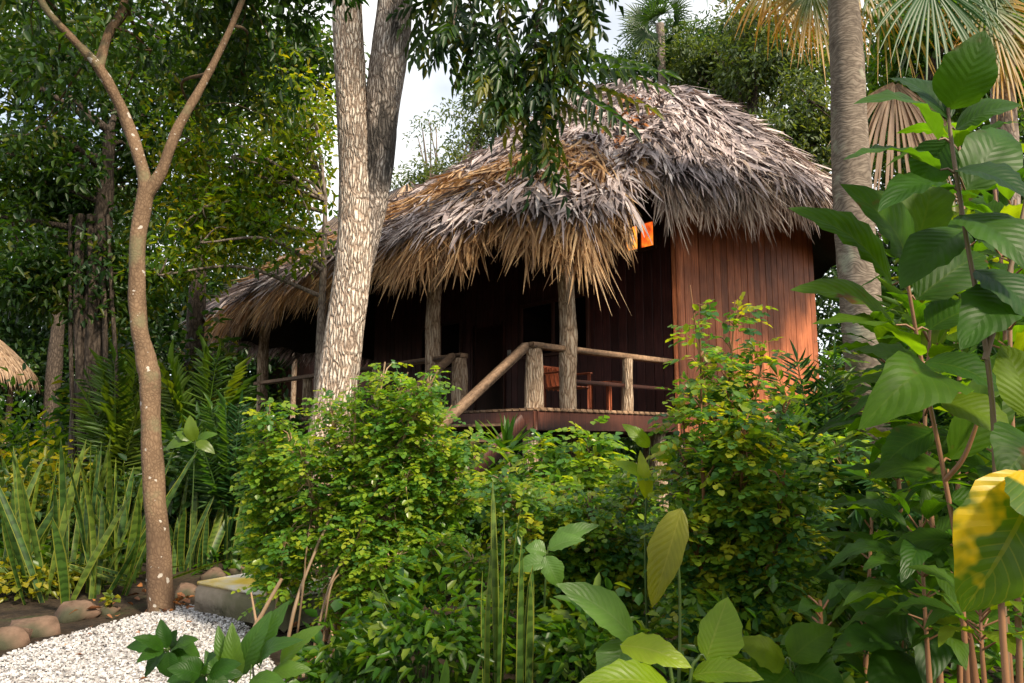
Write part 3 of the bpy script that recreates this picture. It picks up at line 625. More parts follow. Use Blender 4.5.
# ------------------------------------------------------------------ the other huts
def hut(c, rx, ry, rot, z_e, z_r, rl, label, n, flen, wallm, px=None, pale=True):
    t = thing('thatched_hut', label, 'hut', (c[0], c[1], 0)); ca, sa = cos(rot), sin(rot); ex, ey = A(ca, sa, 0), A(-sa, ca, 0); C0 = A(c[0], c[1], 0)
    def sp(th, q):
        e = C0+np.outer(np.cos(th)*(rx+rl), ex)+np.outer(np.sin(th)*ry, ey)+Z*z_e; r = C0+np.outer(np.clip(np.cos(th)*1.6, -1, 1)*rl, ex)+Z*z_r
        p = r+(e-r)*q[:, None]; p[:, 2] += .3*np.sin(pi*q); return p
    th, q = np.meshgrid(np.linspace(0, 2*pi, 61), np.linspace(0, 1, 9), indexing='ij'); P = sp(th.ravel(), q.ravel())
    g = Buf()
    for off in (0, -.2):
        i, j = np.meshgrid(np.arange(60), np.arange(8), indexing='ij'); b = i*9+j; g.add(P+Z*off, np.stack([b, b+9, b+10, b+1], -1).reshape(-1, 4))
    rf = g.build('roof', M['thatch_base'], t)
    th = U(0, 2*pi, n); q = np.sqrt(U(0, 1.05, n)); p = sp(th, q); d = nrm(sp(th, q+.03)-p); sd_ = nrm(sp(th+.03, q)-p); nn = np.cross(sd_, d); nn *= np.sign(nn[:, 2:])
    k = np.linspace(0, 1, 4); L = U(.4, .8, n)*flen; P = p[:, None]+nn[:, None]*U(.02, .1, n)[:, None, None]+(d+sd_*rng.normal(0, .16, n)[:, None]+nn*.08)[:, None]*(k[None]*L[:, None])[..., None]-Z*(.2*L[:, None]*k[None]**2*(1+4*(q > .95)[:, None]))[..., None]
    g = Buf(); ribbons(g, P, sd_, U(.03, .07, n)[:, None]*A(.7, 1, .7, .1)[None], fold=.12); g.build('thatch', M['pale_thatch'], rf, base=t.location)
    g = Buf(); th = np.linspace(0, 2*pi, 41); ring = C0+np.outer(np.cos(th)*(rx+rl-.9), ex)+np.outer(np.sin(th)*(ry-.9), ey)
    V = np.stack([ring, ring+Z*(z_e+.3)], 1); b = np.arange(40)*2; g.add(V, np.stack([b, b+2, b+3, b+1], -1)); g.build('wall', wallm, t, smooth=False)
    for k in range(8):
        a_ = k*pi/4+.2; pp = C0+ex*cos(a_)*(rx+rl-.5)+ey*sin(a_)*(ry-.5); g = Buf(); tube(g, [pp, pp+Z*(z_e+.2)], [.1, .09], 8, .05); g.build('post', M['log_bark'], t)
    return t
c = at(365, 300, 31.); hut(c, 3.2, 4.2, 2.31, 6.6, at(372, 194, 30)[2], 3.0, 'pale thatched hut behind the big cabin, glimpsed beside the twin trunk', 9000, 1.1, M['dark_wood'])
c = at(-62, 350, 24.); hut(c, 2.0, 2.2, .3, at(0, 360, 21)[2], at(0, 326, 24)[2], .6, 'small tan thatched hut far off behind the gloomy trees', 7500, .55, M['dark_wood'])

def plant(name, label, cat, base, group=None): return thing(name, label, cat, (base[0], base[1], 0), group)
def herb(label, c, n, h, r, L, Wd, leaf, name='leafy_plant', cat='plant', group=None, up=.6, stems=True, wide=.45, nst=14):
    t = plant(name, label, cat, c, group); o = rv(n)*A(1, 1, .5); o = nrm(o)*(U(0, 1, n)**.5)[:, None]; p = A(c[0], c[1], h*.5)+o*A(r, r, h*.5); p[:, 2] = np.maximum(p[:, 2], .03)
    d = o*A(1, 1, .4)+rv(n, .35)+Z*(up-.45); f = Buf(); leaves6(f, p, d, Z+rv(n, .4)+o*.2, L*U(.6, 1.2, n), Wd*U(.7, 1.2, n), wide=wide, droop=.25)
    f.build('foliage', M[leaf], t); g = Buf()
    for k in range(nst):
        e = p[rng.integers(n)]; tube(g, smooth_path([A(c[0], c[1], -.02)+A(*rng.normal(0, r*.15, 2), 0), A(c[0], c[1], 0)*A(1, 1, 0)+(e-A(c[0], c[1], 0))*A(.5, .5, .6), e], 4), .006, 5)
    g.build('stem', M['green_stem'], t); return t
M['yg_leaf'] = leafmat('yg_leaf', [(.05, .1, .015), (.12, .16, .015), (.24, .24, .02), (.34, .3, .03)], .4, .4)
# ================================================================== trees
def tree(name, label, loc_, trunkpaths, lobes, leaf, bark, per=60, n_limbs=14, group=None, limbr=.035, clr=.5, wide=.45, down=.35, mode='clump', flat=.7, flute=0., bump=.05):
    """trunkpaths: list of (x,y,z,r) rows; lobes: (centre, radii, clumps, leaf length, leaf width)"""
    t = thing(name, label, 'tree', (loc_[0], loc_[1], 0), group)
    g = Buf(); tr = []
    for p in trunkpaths:
        q = smooth_path(p, 8); tube(g, q[:, :3], q[:, 3]*(.88 if name == 'forked_tree' else 1), 16, bump, False, flute, 6); tr.append(q)
    g.build('trunk', bark, t); allp = np.concatenate(tr)[:, :3]
    g = Buf(); f = Buf(); C = []
    for c, r, n, L, Wd in lobes:
        cs = lobe_pts(c, r, n); clumps(f, cs, clr*U(.6, 1.3, n), per, L, Wd, flat, down, wide=wide); C.append(cs)
    C = np.concatenate(C); hubs = C[rng.permutation(len(C))[:n_limbs]]
    for h in hubs:
        d = np.linalg.norm((allp-h)*A(1, 1, .7), axis=1)+np.where(allp[:, 2] > h[2]-.1, 3, 0); a = allp[np.argmin(d)]
        m = (a+h)/2+rv(1, .12)[0]*np.linalg.norm(h-a)*.5+Z*.1; q = smooth_path([[*a, limbr], [*m, limbr*.7], [*h, limbr*.35]], 5); tube(g, q[:, :3], q[:, 3], 7, .05)
    for c in C[rng.permutation(len(C))[:min(len(C), 90)]]:
        h = hubs[np.argmin(np.linalg.norm(hubs-c, axis=1))]
        if np.linalg.norm(h-c) > .05:
            q = smooth_path([[*h, limbr*.4], [*((h+c)/2+rv(1, .06)[0]), limbr*.3], [*c, limbr*.12]], 3); tube(g, q[:, :3], q[:, 3], 5)
    g.build('limbs', bark, t); f.build('crown', leaf, t); return t
def pp(rows, Y):
    """rows (px, py, width px [, depth]) -> x,y,z,radius"""
    out = []
    for r in rows:
        y = r[3] if len(r) > 3 else Y; p = at(r[0], r[1], y); out.append([*p, r[2]*y/746/2])
    return out
def foot(p, z=-.1):
    """continue a trunk down to the ground"""
    a = np.array(p[0]); return [[a[0], a[1], z, a[3]*1.15]]+p

# --- slender forked tree with pale spots, left
Y0 = 6.75
tr = pp([(161, 612, 28), (158, 540, 25), (153, 470, 22.5), (151, 425, 21.5), (150, 395, 23), (149.5, 376, 24), (144, 350, 20), (139, 325, 19), (137, 290, 18), (138, 240, 18), (146, 190, 18)], Y0)
b0 = tr[0]; tr = foot(tr, -.15); tr[0][3] = tr[1][3]*1.5
l1 = pp([(147, 195, 16), (140, 160, 14.5), (122, 110, 13.5), (99, 68, 12, 6.6), (72, 38, 9, 6.5), (42, 2, 8, 6.4), (20, -60, 7, 6.3), (-20, -150, 5, 6.2)], Y0)
l2 = pp([(147, 195, 15), (162, 170, 13), (178, 128, 11.5, 6.8), (205, 80, 9, 6.9), (232, 25, 7, 7), (262, -50, 6, 7.1), (300, -140, 4, 7.2)], Y0)
l3 = pp([(98, 70, 12, 6.6), (108, 35, 10, 6.7), (125, 0, 8, 6.8), (140, -80, 6, 7)], Y0)
lob = [(*px_lobe(60, -70, 6.4, 210, 130, 1.6), 46, .13, .055), (*px_lobe(250, -40, 7.2, 120, 110, 1.2), 44, .13, .055), (*px_lobe(40, 60, 8.2, 120, 90, .8), 26, .12, .05), (*px_lobe(225, 70, 8, 75, 85, .7), 26, .12, .05)]
tree('forked_tree', 'slender brown tree with pale lichen spots forking high above the gravel', b0, [tr, l1, l2, l3], lob, M['dark_leaf'], M['spot_bark'], 60, 22, clr=.36, limbr=.02)

# --- big twin-stemmed tree in front of the veranda
Y1 = 9.
ta = pp([(314, 575, 52), (321, 500, 45), (330, 430, 41), (343, 345, 39.5), (353.5, 262, 39), (357, 200, 36), (353, 130, 33), (350, 70, 32), (347, 0, 32), (344, -80, 29), (340, -220, 24)], Y1)
tb_ = pp([(355, 268, 34, 9.08), (366, 220, 36, 9.08), (375, 170, 37, 9.1), (382, 110, 37, 9.12), (390, 50, 38, 9.15), (397, -10, 36, 9.15), (406, -80, 32, 9.15), (418, -220, 24, 9.2)], Y1)
tw = tree('twin_stem_tree', 'thick rough grey-barked tree splitting into two stems in front of the veranda', ta[0], [foot(ta, -.2)],
     [(*px_lobe(300, -190, 8.6, 160, 120, 2), 50, .2, .07), (*px_lobe(520, -150, 8, 190, 90, 1.6), 60, .2, .07)], M['dark_leaf'], M['twin_bark'], 40, 16, clr=.5, limbr=.05, flute=.035, bump=.03)
q = smooth_path(tb_, 8); g = Buf(); tube(g, q[:, :3], q[:, 3], 18, .03, False, .035, 6); g.build('second_stem', M['mossy_bark'], tw)
# its hanging branches with pinnate leaves, top centre
def hanging(tips, leafm, parent, Lr=(.3, .5), k=4, ll=.21, lw=.066, per=2, br=None):
    g = Buf(); f = Buf(); B = []; Dd = []
    for path in tips:
        p = smooth_path([[*at(x, y, Yy_), r] for x, y, Yy_, r in path], 6); tube(g, p[:, :3], p[:, 3], 6)
        n = len(p); T = nrm(np.gradient(p[:, :3], axis=0))
        for q in range(2, n):
            for _ in range(per if q > n*.3 else 1):
                B.append(p[q, :3]); Dd.append(T[q]*.7+rng.normal(0, .75, 3)-Z*.35)
    B = np.array(B); N = len(B); pinnate(f, B, np.array(Dd), Z+rv(N, .35), U(*Lr, N), k, ll, lw, .45, 55, .25, ldroop=.25)
    g.build('branch', M['dark_bark'], parent); f.build('hanging_leaves', leafm, parent)
hb = [[(412, -80, 9.1, .05), (440, -45, 8.6, .035), (455, 0, 8.2, .022), (452, 35, 8, .01)],
      [(440, -50, 8.6, .03), (490, -30, 8.2, .022), (500, 20, 8, .016), (490, 75, 7.9, .008)],
      [(490, -30, 8.2, .025), (540, -20, 7.9, .02), (535, 40, 7.8, .014), (528, 120, 7.7, .007)],
      [(535, 40, 7.8, .014), (545, 80, 7.7, .01), (543, 150, 7.6, .005)],
      [(540, -20, 7.9, .02), (580, -25, 7.7, .016), (585, 0, 7.6, .01), (568, 30, 7.5, .006)],
      [(500, 20, 8, .014), (515, 60, 7.9, .01), (510, 100, 7.8, .005)],
      [(412, -60, 9.1, .04), (430, -20, 8.9, .02), (425, 30, 8.8, .01)],
      [(460, -20, 8.3, .02), (475, 20, 8.2, .012), (470, 70, 8.1, .006)],
      [(555, -20, 7.8, .014), (560, 30, 7.7, .01), (555, 75, 7.6, .006)]]
hanging(hb, M['dark_leaf'], tw)
# a long pinnate spray over the roof's top
g = Buf(); sp_ = [(556, 78), (600, 66), (560, 96), (600, 88)]
B = np.array([at(555, 70, 7.4), at(560, 84, 7.4), at(540, 60, 7.6), at(545, 75, 7.6), at(560, 55, 7.5), at(535, 95, 7.7)]); Dd = np.array([at(665, 60, 7.1), at(630, 118, 7.2), at(660, 72, 7.3), at(650, 96, 7.4), at(640, 55, 7.3), at(600, 118, 7.6)])-B
pinnate(g, B, Dd, Z+A(0, -1.4, 0)+rv(6, .1), np.linalg.norm(Dd, axis=1), 10, .24, .06, .12, 62, .12, ldroop=.3); g.build('spray', M['dark_leaf'], tw)

# --- tall ringed palm at right, with its crown above the frame
Y2 = 7.4
pt = pp([(874, 440, 40), (868, 380, 40), (862, 320, 40), (857, 260, 40), (852, 190, 38), (849, 120, 36), (847, 60, 34), (843, 0, 31), (838, -80, 28), (834, -170, 26)], Y2)
palm = thing('ringed_palm', 'tall palm with smooth ringed grey trunk right of the thatched roof', 'palm tree', (pt[0][0]+.1, pt[0][1], 0))
a0 = np.array(pt[0]); pt = [[a0[0]+.1, a0[1], -.1, a0[3]*1.35], [a0[0]+.06, a0[1], .6, a0[3]*1.1]]+pt
q = smooth_path(pt, 8); g = Buf(); tube(g, q[:, :3], q[:, 3]*(1+.018*np.sin(np.arange(len(q))*2.1)), 18, .012); g.build('trunk', M['palm_bark'], palm)
top = q[-1, :3]; g = Buf(); gs = Buf()
for k in range(13):
    an = k*2.4; e = U(-.5, .7); d = A(cos(an), sin(an), e); h = top+d*A(1.1, 1.1, 1)*U(.9, 1.3)
    tube(gs, smooth_path([top, (top+h)/2+Z*.12, h], 4), .014, 5); fan(g, h, d-Z*.35, Z*.8+d*.2, U(.85, 1.1), 34, 130, .045, .4)
gs.build('leaf_stalk', M['green_stem'], palm); g.build('fronds', M['palm_leaf'], palm)

# --- fan palm behind with golden old fronds, top right
Y3 = 10.2
fp = thing('fan_palm', 'fan palm with orange-tipped old fronds and a drooping dead one, behind the ringed palm', 'palm tree', (at(1000, 300, Y3)[0], Y3, 0))
q = smooth_path(foot(pp([(1012, 440, 26), (1008, 250, 24), (1004, 120, 24), (1000, 30, 24), (985, -90, 22)], Y3)), 6); g = Buf(); tube(g, q[:, :3], q[:, 3], 14, .05); g.build('trunk', M['grey_bark'], fp)
top = q[-1, :3]; gs = Buf(); g1 = Buf(); g2 = Buf(); g3 = Buf()
FR = [((772, -20), (800, 45), 1.15, 0, .95), ((805, -25), (768, 40), 1.05, 0, 1.), ((812, -10), (822, 60), 1., 0, .8), ((880, -22), (905, 60), 1.45, 0, .35), ((850, -40), (880, 40), 1.2, 0, .75), ((930, -15), (950, 90), 1.35, 1, .3), ((985, 5), (1040, 70), 1.3, 0, .85), ((950, -50), (990, 60), 1.3, 1, .5), ((700, -60), (740, -30), 1., 1, .4),
      ((895, 82), (905, 215), 1.5, 2, .5), ((1000, 40), (1015, 120), 1., 0, .9)]
for (hx, hy), (tx, ty), Rr, kind, rn in FR:
    yy = Y3-U(0, 1.); h = at(hx, hy, yy); d = at(tx, ty, yy-.1)-h
    tube(gs, smooth_path([top, (top+h)/2+Z*.2, h], 5), .014, 5)
    fan((g2, g1, g3)[kind], h, d, A(.2, -1, .35), Rr, 40, 62 if kind == 2 else 115, .05, .32 if kind < 2 else .55, rn)
gs.build('leaf_stalk', M['green_stem'], fp); g1.build('fronds', M['palm_leaf'], fp); g2.build('old_fronds', M['palm_gold'], fp); g3.build('dead_frond', M['palm_dead'], fp)

# --- trees behind the cabin
def simple(name, label, base, h, r, lobes, leaf, bark, per=60, lean=(0, 0), **kw):
    p = [[base[0], base[1], -.2, r], [base[0]+lean[0]*.3, base[1]+lean[1]*.3, h*.35, r*.85], [base[0]+lean[0]*.7, base[1]+lean[1]*.7, h*.7, r*.6], [base[0]+lean[0], base[1]+lean[1], h, r*.3]]
    return tree(name, label, base, [p], lobes, leaf, bark, per, **kw)
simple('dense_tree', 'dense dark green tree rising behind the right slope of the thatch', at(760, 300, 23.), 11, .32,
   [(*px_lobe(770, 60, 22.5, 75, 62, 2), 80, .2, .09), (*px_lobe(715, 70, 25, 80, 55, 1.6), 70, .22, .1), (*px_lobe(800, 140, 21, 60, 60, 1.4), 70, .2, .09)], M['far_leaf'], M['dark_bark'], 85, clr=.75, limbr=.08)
simple('shade_tree', 'tall green tree spreading over the top right behind the fan palm', at(940, 300, 15.), 9, .25,
   [(*px_lobe(930, 20, 15, 75, 45, 1.3), 70, .2, .085), (*px_lobe(1000, 70, 14.5, 60, 70, 1.2), 60, .2, .085), (*px_lobe(890, 110, 16, 40, 60, 1), 40, .2, .085)], M['mid_leaf'], M['dark_bark'], 55, clr=.6, limbr=.06)
simple('feathery_tree', 'feathery grey-green tree directly above the roof peak', at(680, 300, 27.), 13, .25,
   [(*px_lobe(668, 62, 27, 52, 40, 1.4), 60, .22, .07), (*px_lobe(735, 45, 29, 60, 32, 1.3), 50, .22, .07), (*px_lobe(625, 75, 28, 28, 22, 1), 24, .22, .07)], M['shadow_leaf'], M['dark_bark'], 70, clr=.7, limbr=.06)
tp = thing('tufted_palm', 'distant fan palm with spiky tuft against the sky above the roof peak', 'palm tree', (at(662, 300, 25)[0], 25, 0))
c = at(660, 24, 25); g = Buf(); tube(g, smooth_path([A(c[0]+.3, 25, -.1), A(c[0]+.1, 25, 5), c], 6), .14, 10, .04); g.build('trunk', M['grey_bark'], tp); g = Buf()
for k in range(22):
    d = nrm(rng.normal(0, 1, 3)*A(1, 1, .7)+Z*.35); fan(g, c+d*U(.4, .8), d, nrm(rng.normal(0, 1, 3)+Z), U(.75, 1.05), 22, 95, .05, .12)
g.build('fronds', M['shadow_leaf'], tp)
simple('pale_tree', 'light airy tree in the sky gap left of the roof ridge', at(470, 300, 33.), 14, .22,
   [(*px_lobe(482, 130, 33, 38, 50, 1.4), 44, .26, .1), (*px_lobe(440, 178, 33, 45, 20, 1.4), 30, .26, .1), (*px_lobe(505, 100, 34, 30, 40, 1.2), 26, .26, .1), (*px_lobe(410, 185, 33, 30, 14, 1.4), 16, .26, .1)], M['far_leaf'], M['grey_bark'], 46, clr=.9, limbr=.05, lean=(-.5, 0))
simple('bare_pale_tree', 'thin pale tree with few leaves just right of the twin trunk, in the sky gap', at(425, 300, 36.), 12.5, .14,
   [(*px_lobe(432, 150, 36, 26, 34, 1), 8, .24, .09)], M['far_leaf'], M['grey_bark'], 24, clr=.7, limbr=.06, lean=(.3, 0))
# left side
simple('gloomy_tree', 'large dark tree at the left, black trunk with hanging aerial stems', at(88, 420, 11.5), 6.5, .26,
   [(*px_lobe(40, 190, 11.5, 105, 110, 1.3), 90, .17, .07), (*px_lobe(15, 40, 11, 120, 90, 1.4), 60, .17, .07), (*px_lobe(130, 120, 12.5, 85, 80, 1.1), 55, .17, .07), (*px_lobe(90, 275, 12, 80, 50, .9), 50, .16, .065), (*px_lobe(20, 285, 11.6, 60, 32, .9), 34, .16, .065)], M['dark_leaf'], M['dark_bark'], 55, clr=.55, limbr=.06)
simple('sunny_tree', 'yellow-green leafy tree between the forked tree and the twin trunk', at(318, 420, 12.3), 5.6, .11,
   [(*px_lobe(275, 175, 12.2, 60, 70, .9), 60, .15, .065), (*px_lobe(225, 222, 11.8, 60, 42, .8), 50, .15, .065), (*px_lobe(300, 120, 12.5, 36, 60, .8), 34, .15, .065), (*px_lobe(195, 170, 12, 45, 80, .8), 40, .15, .065), (*px_lobe(295, 245, 12, 34, 22, .5), 10, .15, .065), (*px_lobe(170, 270, 11.6, 30, 32, .6), 14, .15, .065)], M['gold_leaf'], M['grey_bark'], 38, clr=.6, limbr=.04)
simple('overhanging_tree', 'deep green tree filling the upper left behind the forked limbs', at(190, 420, 15.), 9, .22,
   [(*px_lobe(210, 60, 14.5, 90, 75, 1.5), 75, .18, .08), (*px_lobe(290, 60, 14, 55, 70, 1.2), 50, .18, .08), (*px_lobe(100, 30, 15, 90, 60, 1.3), 50, .18, .08)], M['dark_leaf'], M['dark_bark'], 60, clr=.65, limbr=.06)
simple('far_broad_tree', 'broad dim tree standing furthest back behind the small tan hut', at(60, 300, 27.), 11, .3,
   [(*px_lobe(60, 200, 27, 130, 90, 2.5), 110, .24, .1), (*px_lobe(200, 200, 28, 110, 80, 2.2), 90, .24, .1)], M['shadow_leaf'], M['dark_bark'], 60, clr=1., limbr=.08)
herb('tall dark thicket between the small tan hut and the black tree stems', A(*at(112, 430, 13.5)[:2], 0), 900, 4.0, .85, .24, .11, 'dark_leaf', nst=24)
herb('tall dark thicket behind the yellow-green palm left of the cabin', A(*at(165, 430, 14.)[:2], 0), 1500, 4.6, 1.4, .24, .11, 'dark_leaf', nst=24)
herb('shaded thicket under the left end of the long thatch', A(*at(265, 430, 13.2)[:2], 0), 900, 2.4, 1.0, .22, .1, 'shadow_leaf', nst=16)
herb('green bush hiding the wall of the small tan hut', A(*at(30, 430, 15.)[:2], 0), 800, 3.0, 1.15, .22, .1, 'mid_leaf', nst=16)
# aerial stems of the dark tree
gl = bpy.data.objects['gloomy_tree']; g = Buf()
for px, w in ((78, 9), (92, 7), (104, 5), (70, 4), (112, 4)):
    tube(g, smooth_path([at(px+U(-6, 6), 215, 11.4), at(px, 300, 11.3), at(px+U(-5, 5), 380, 11.3), at(px+U(-8, 8), 470, 11.2)], 5), w*11.3/746/2, 8, .05)
g.build('aerial_stems', M['dark_bark'], gl)

# far wood closing the view
f = Buf(); C = []
for px, y0, y1, Yy_, n in ((60, 180, 500, 34, 330), (200, 190, 500, 34, 330), (40, 280, 470, 31, 330), (200, 280, 470, 31, 330), (340, 250, 470, 36, 260), (560, 415, 462, 27, 70), (420, 415, 462, 27, 60), (680, 415, 465, 26, 60), (480, 300, 470, 42, 80), (640, 330, 470, 40, 80), (760, 160, 470, 33, 150), (880, 40, 480, 26, 230), (980, 0, 480, 24, 260), (1080, 0, 480, 22, 150), (-80, 150, 500, 30, 150)):
    for _ in range(n): C.append(at(px+U(-90, 90), U(y0, y1), Yy_+U(-3, 3)))
C = np.array(C); C[:, 2] = np.maximum(C[:, 2], .4); clumps(f, C, U(.7, 1.5, len(C)), 60, .3, .14, .8)
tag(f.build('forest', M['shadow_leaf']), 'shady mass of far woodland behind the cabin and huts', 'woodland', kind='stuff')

# ================================================================== plants
def plant(name, label, cat, base, group=None): return thing(name, label, cat, (base[0], base[1], 0), group)
def aralia(label, base, stems, leaf, nleaf, Lr, ll, lw, k=2, stemm='stem', name='leafy_shrub', spread=.32, group=None, rbase=.02):
    """bushy shrub: woody stems carrying many small compound leaves of round leaflets; stems: list of 3-D tip points"""
    t = plant(name, label, 'shrub', base, group); g = Buf(); B = []; Dd = []
    for tip, wgt in stems:
        b = A(base[0], base[1], 0)+A(*rng.normal(0, .07, 2), -.03); m = b+(tip-b)*A(.35, .35, .5)+rv(1, .05)[0]
        p = smooth_path([[*b, rbase], [*m, rbase*.7], [*tip, rbase*.25]], 8); tube(g, p[:, :3], p[:, 3], 7, .06)
        n = int(nleaf*wgt); qs = U(.3, 1., n)**.7
        for q in qs:
            i = q*(len(p)-1); i0 = int(i); c = p[i0, :3]
            side = nrm(rng.normal(0, 1, 3)*A(1, 1, .35)); tipw = (1.15-.75*max(0, q-.5)*2)
            e = c+side*spread*U(.15, 1)*tipw+Z*U(-.03, .12)
            if rng.random() < .25: tube(g, [c, (c+e)/2+Z*.03, e], [.006, .005, .003], 4)
            B.append(e); Dd.append(side*.8+rng.normal(0, .35, 3)+Z*.12)
    B = np.array(B); N = len(B); f = Buf()
    pinnate(f, B, np.array(Dd)*A(1, 1, .45), Z+A(0, -.25, 0)+rv(N, .22), U(*Lr, N), k, ll*U(.65, 1.25, N), lw, .2, 62, .3, ldroop=.06)
    leaves6(f, B, rv(N), Z+rv(N, .5), ll*U(.7, 1.1, N), lw, wide=.6)
    g.build('stem', M[stemm], t); f.build('foliage', M[leaf], t); return t
def spots(L, Y): return [(at(x, y, Y+U(-.35, .35)), w) for x, y, w in L]
# the big round-leaved shrub in the middle
aralia('large bushy shrub with small rounded leaves below the veranda stairs, tan stems at its foot', gnd(335, 640), spots([(330, 400, .8), (385, 362, .7), (355, 385, .5), (408, 372, .5), (452, 405, .8), (478, 435, .7), (438, 370, .4), (415, 395, .6), (430, 385, 1.2), (360, 440, 1), (300, 450, .9), (460, 440, 1.2), (410, 470, 1.2), (480, 490, 1), (365, 520, .5), (450, 540, 1), (400, 560, .9), (490, 560, .8)], 5.4), 'bush_leaf', 330, (.08, .14), .046, .04, 2, 'tan_stem', spread=.29, rbase=.022)
bs = bpy.data.objects['leafy_shrub']; g = Buf()
for path, rr_ in (([(292, 620, 5.1), (302, 585, 5.2), (318, 545, 5.35), (342, 490, 5.6), (365, 420, 5.7)], .014), ([(318, 630, 5.1), (332, 580, 5.2), (352, 548, 5.35), (392, 490, 5.65), (410, 420, 5.7)], .011), ([(304, 580, 5.15), (306, 555, 5.4), (316, 480, 5.7)], .008), ([(330, 590, 5.1), (345, 560, 5.4), (352, 470, 5.7)], .008)):
    c_ = [at(*q) for q in path]; p = smooth_path([A(c_[0][0]-.05, c_[0][1]-.02, -.03)]+c_, 6); tube(g, p, np.linspace(rr_, rr_*.55, len(p)), 8, .07)
g.build('bare_stems', M['stem'], bs)
aralia('paler upright shrub of rounded leaves beside the concrete step', gnd(285, 628), spots([(270, 400, 1.1), (258, 450, 1), (290, 430, 1), (265, 490, 1.1), (295, 490, 1), (262, 530, .9), (285, 540, .8)], 5.7), 'bush_leaf', 180, (.09, .14), .052, .045, 2, 'tan_stem', spread=.19, rbase=.016)
# the taller aralia before the red side wall
aralia('tall thin-stemmed shrub of scalloped leaves in front of the red plank wall', gnd(735, 700), spots([(690, 285, .35), (735, 300, .35), (700, 330, .45), (765, 345, .5), (725, 370, .8), (680, 385, .5), (790, 400, .6), (745, 420, 1), (700, 440, 1), (785, 470, 1.1), (740, 500, 1.2), (690, 520, 1), (800, 530, 1), (750, 580, 1.2), (700, 600, 1), (800, 610, .9)], 4.3), 'aralia_leaf', 230, (.08, .14), .054, .047, 2, 'red_stem', spread=.24, rbase=.016)
aralia('low dark shrub filling the gap under the deck edge', gnd(575, 606), spots([(540, 440, 1), (590, 435, 1), (560, 480, 1), (620, 470, 1), (640, 500, .9), (520, 500, .9)], 6.6), 'bush_leaf', 130, (.14, .22), .09, .065, 2, spread=.32)
aralia('dense shrub of small glossy leaves between the cane blades and the yellow leaf', gnd(575, 660), spots([(500, 480, .9), (540, 500, 1), (590, 500, 1), (630, 540, 1), (560, 560, 1), (610, 590, .9), (520, 590, .9), (650, 480, .8), (665, 560, .9)], 5.), 'aralia_leaf', 260, (.09, .15), .055, .045, 2, spread=.3)
aralia('small-leaved shrub in the dark gap left of the broad right-hand leaves', gnd(850, 640), spots([(835, 440, 1), (870, 470, 1), (850, 520, 1), (900, 520, .8), (830, 580, .9)], 5.4), 'aralia_leaf', 130, (.12, .2), .085, .06, 2, spread=.3)
aralia('fine-leaved shrub against the right end of the red wall', gnd(800, 590), spots([(800, 400, 1), (830, 350, .9), (845, 400, .9), (780, 440, .9), (815, 450, 1)], 7.2), 'mid_leaf', 100, (.18, .28), .11, .05, 3, spread=.35)

# snake plants at left
def snake(label, px, py, n, h, sp=.2, lean=.17, w=.075, name='snake_plant', group='snake plants in the bed behind the gravel', leaf='snake_leaf', Y=None, cat='snake plant'):
    c = gnd(px, py) if Y is None else A(*at(px, py, Y)[:2], 0); t = plant(name, label, cat, c, group)
    b = A(c[0], c[1], -.02)+np.c_[rng.normal(0, sp, (n, 2)), np.zeros(n)]; d = np.c_[rng.normal(0, lean, (n, 2)), np.ones(n)]; d = nrm(d+(b-A(c[0], c[1], -.02))*.35)
    L = h*U(.6, 1.2, n); q = np.linspace(0, 1, 9); P = b[:, None]+d[:, None]*(q[None]*L[:, None])[..., None]; bend = rng.normal(0, .1 if name == 'snake_plant' else .04, (n, 1, 3))*A(1, 1, 0); P = P+bend*(q**2)[None, :, None]*L[:, None, None]
    sd_ = nrm(np.c_[rng.normal(0, 1, n), rng.normal(0, .5, n), np.zeros(n)]); tw = rng.normal(0, .5, n)
    S_ = nrm(sd_[:, None]+np.cross(sd_, Z)[:, None]*(tw[:, None]*q[None])[..., None])
    W_ = w*U(.7, 1.25, n)[:, None]*np.interp(q, [0, .25, .6, .85, .96, 1], [.65, .9, 1, .7, .28, .03])[None]
    g = Buf(); ribbons(g, P, S_, W_, fold=.22); g.build('blades', M[leaf], t); return t
SN = [(70, 598, 20, 1.35, 'tall snake plant clump nearest the gravel, left of the spotted trunk'), (20, 590, 16, 1.25, 'snake plant clump by the yellow-leaved groundcover at the frame edge'),
      (120, 585, 18, 1.3, 'snake plant clump right up against the spotted trunk, left side'), (195, 572, 16, 1.0, 'shorter snake plant clump just right of the spotted trunk'),
      (225, 565, 12, .95, 'small snake plant clump behind the concrete step'), (95, 560, 18, 1.4, 'snake plant clump deep in the bed under the black-trunked tree'),
      (40, 556, 16, 1.35, 'snake plant clump deep in the bed below the tan hut'), (165, 556, 14, 1.15, 'snake plant clump half hidden behind the spotted trunk')]
for px, py, n, h, lab in SN: snake(lab, px, py, n, h)
# fallen, leaning blades in front
c = gnd(105, 592); t = plant('snake_plant', 'flattened snake plant with blades lying across the stones', 'snake plant', c, 'snake plants in the bed behind the gravel'); n = 14
b = A(c[0], c[1], .05)+np.c_[rng.normal(0, .3, n), rng.normal(0, .12, n), U(0, .2, n)]; d = nrm(np.c_[rng.choice([-1, 1], n)*U(.6, 1, n), rng.normal(-.2, .2, n), U(.1, .45, n)]); q = np.linspace(0, 1, 7)
P = b[:, None]+d[:, None]*(q[None]*U(.4, .8, n)[:, None])[..., None]; g = Buf(); ribbons(g, P, nrm(np.cross(d, Z)+Z*.5), .06*np.interp(q, [0, .3, .7, 1], [.6, 1, .8, .05])[None]*np.ones((n, 1)), fold=.2); g.build('blades', M['snake_leaf'], t)
snake('tall banded cane blades standing alone in the middle foreground', 496, 683, 5, 1.15, .05, .04, .06, name='blade_plant', group=None, Y=4.1)
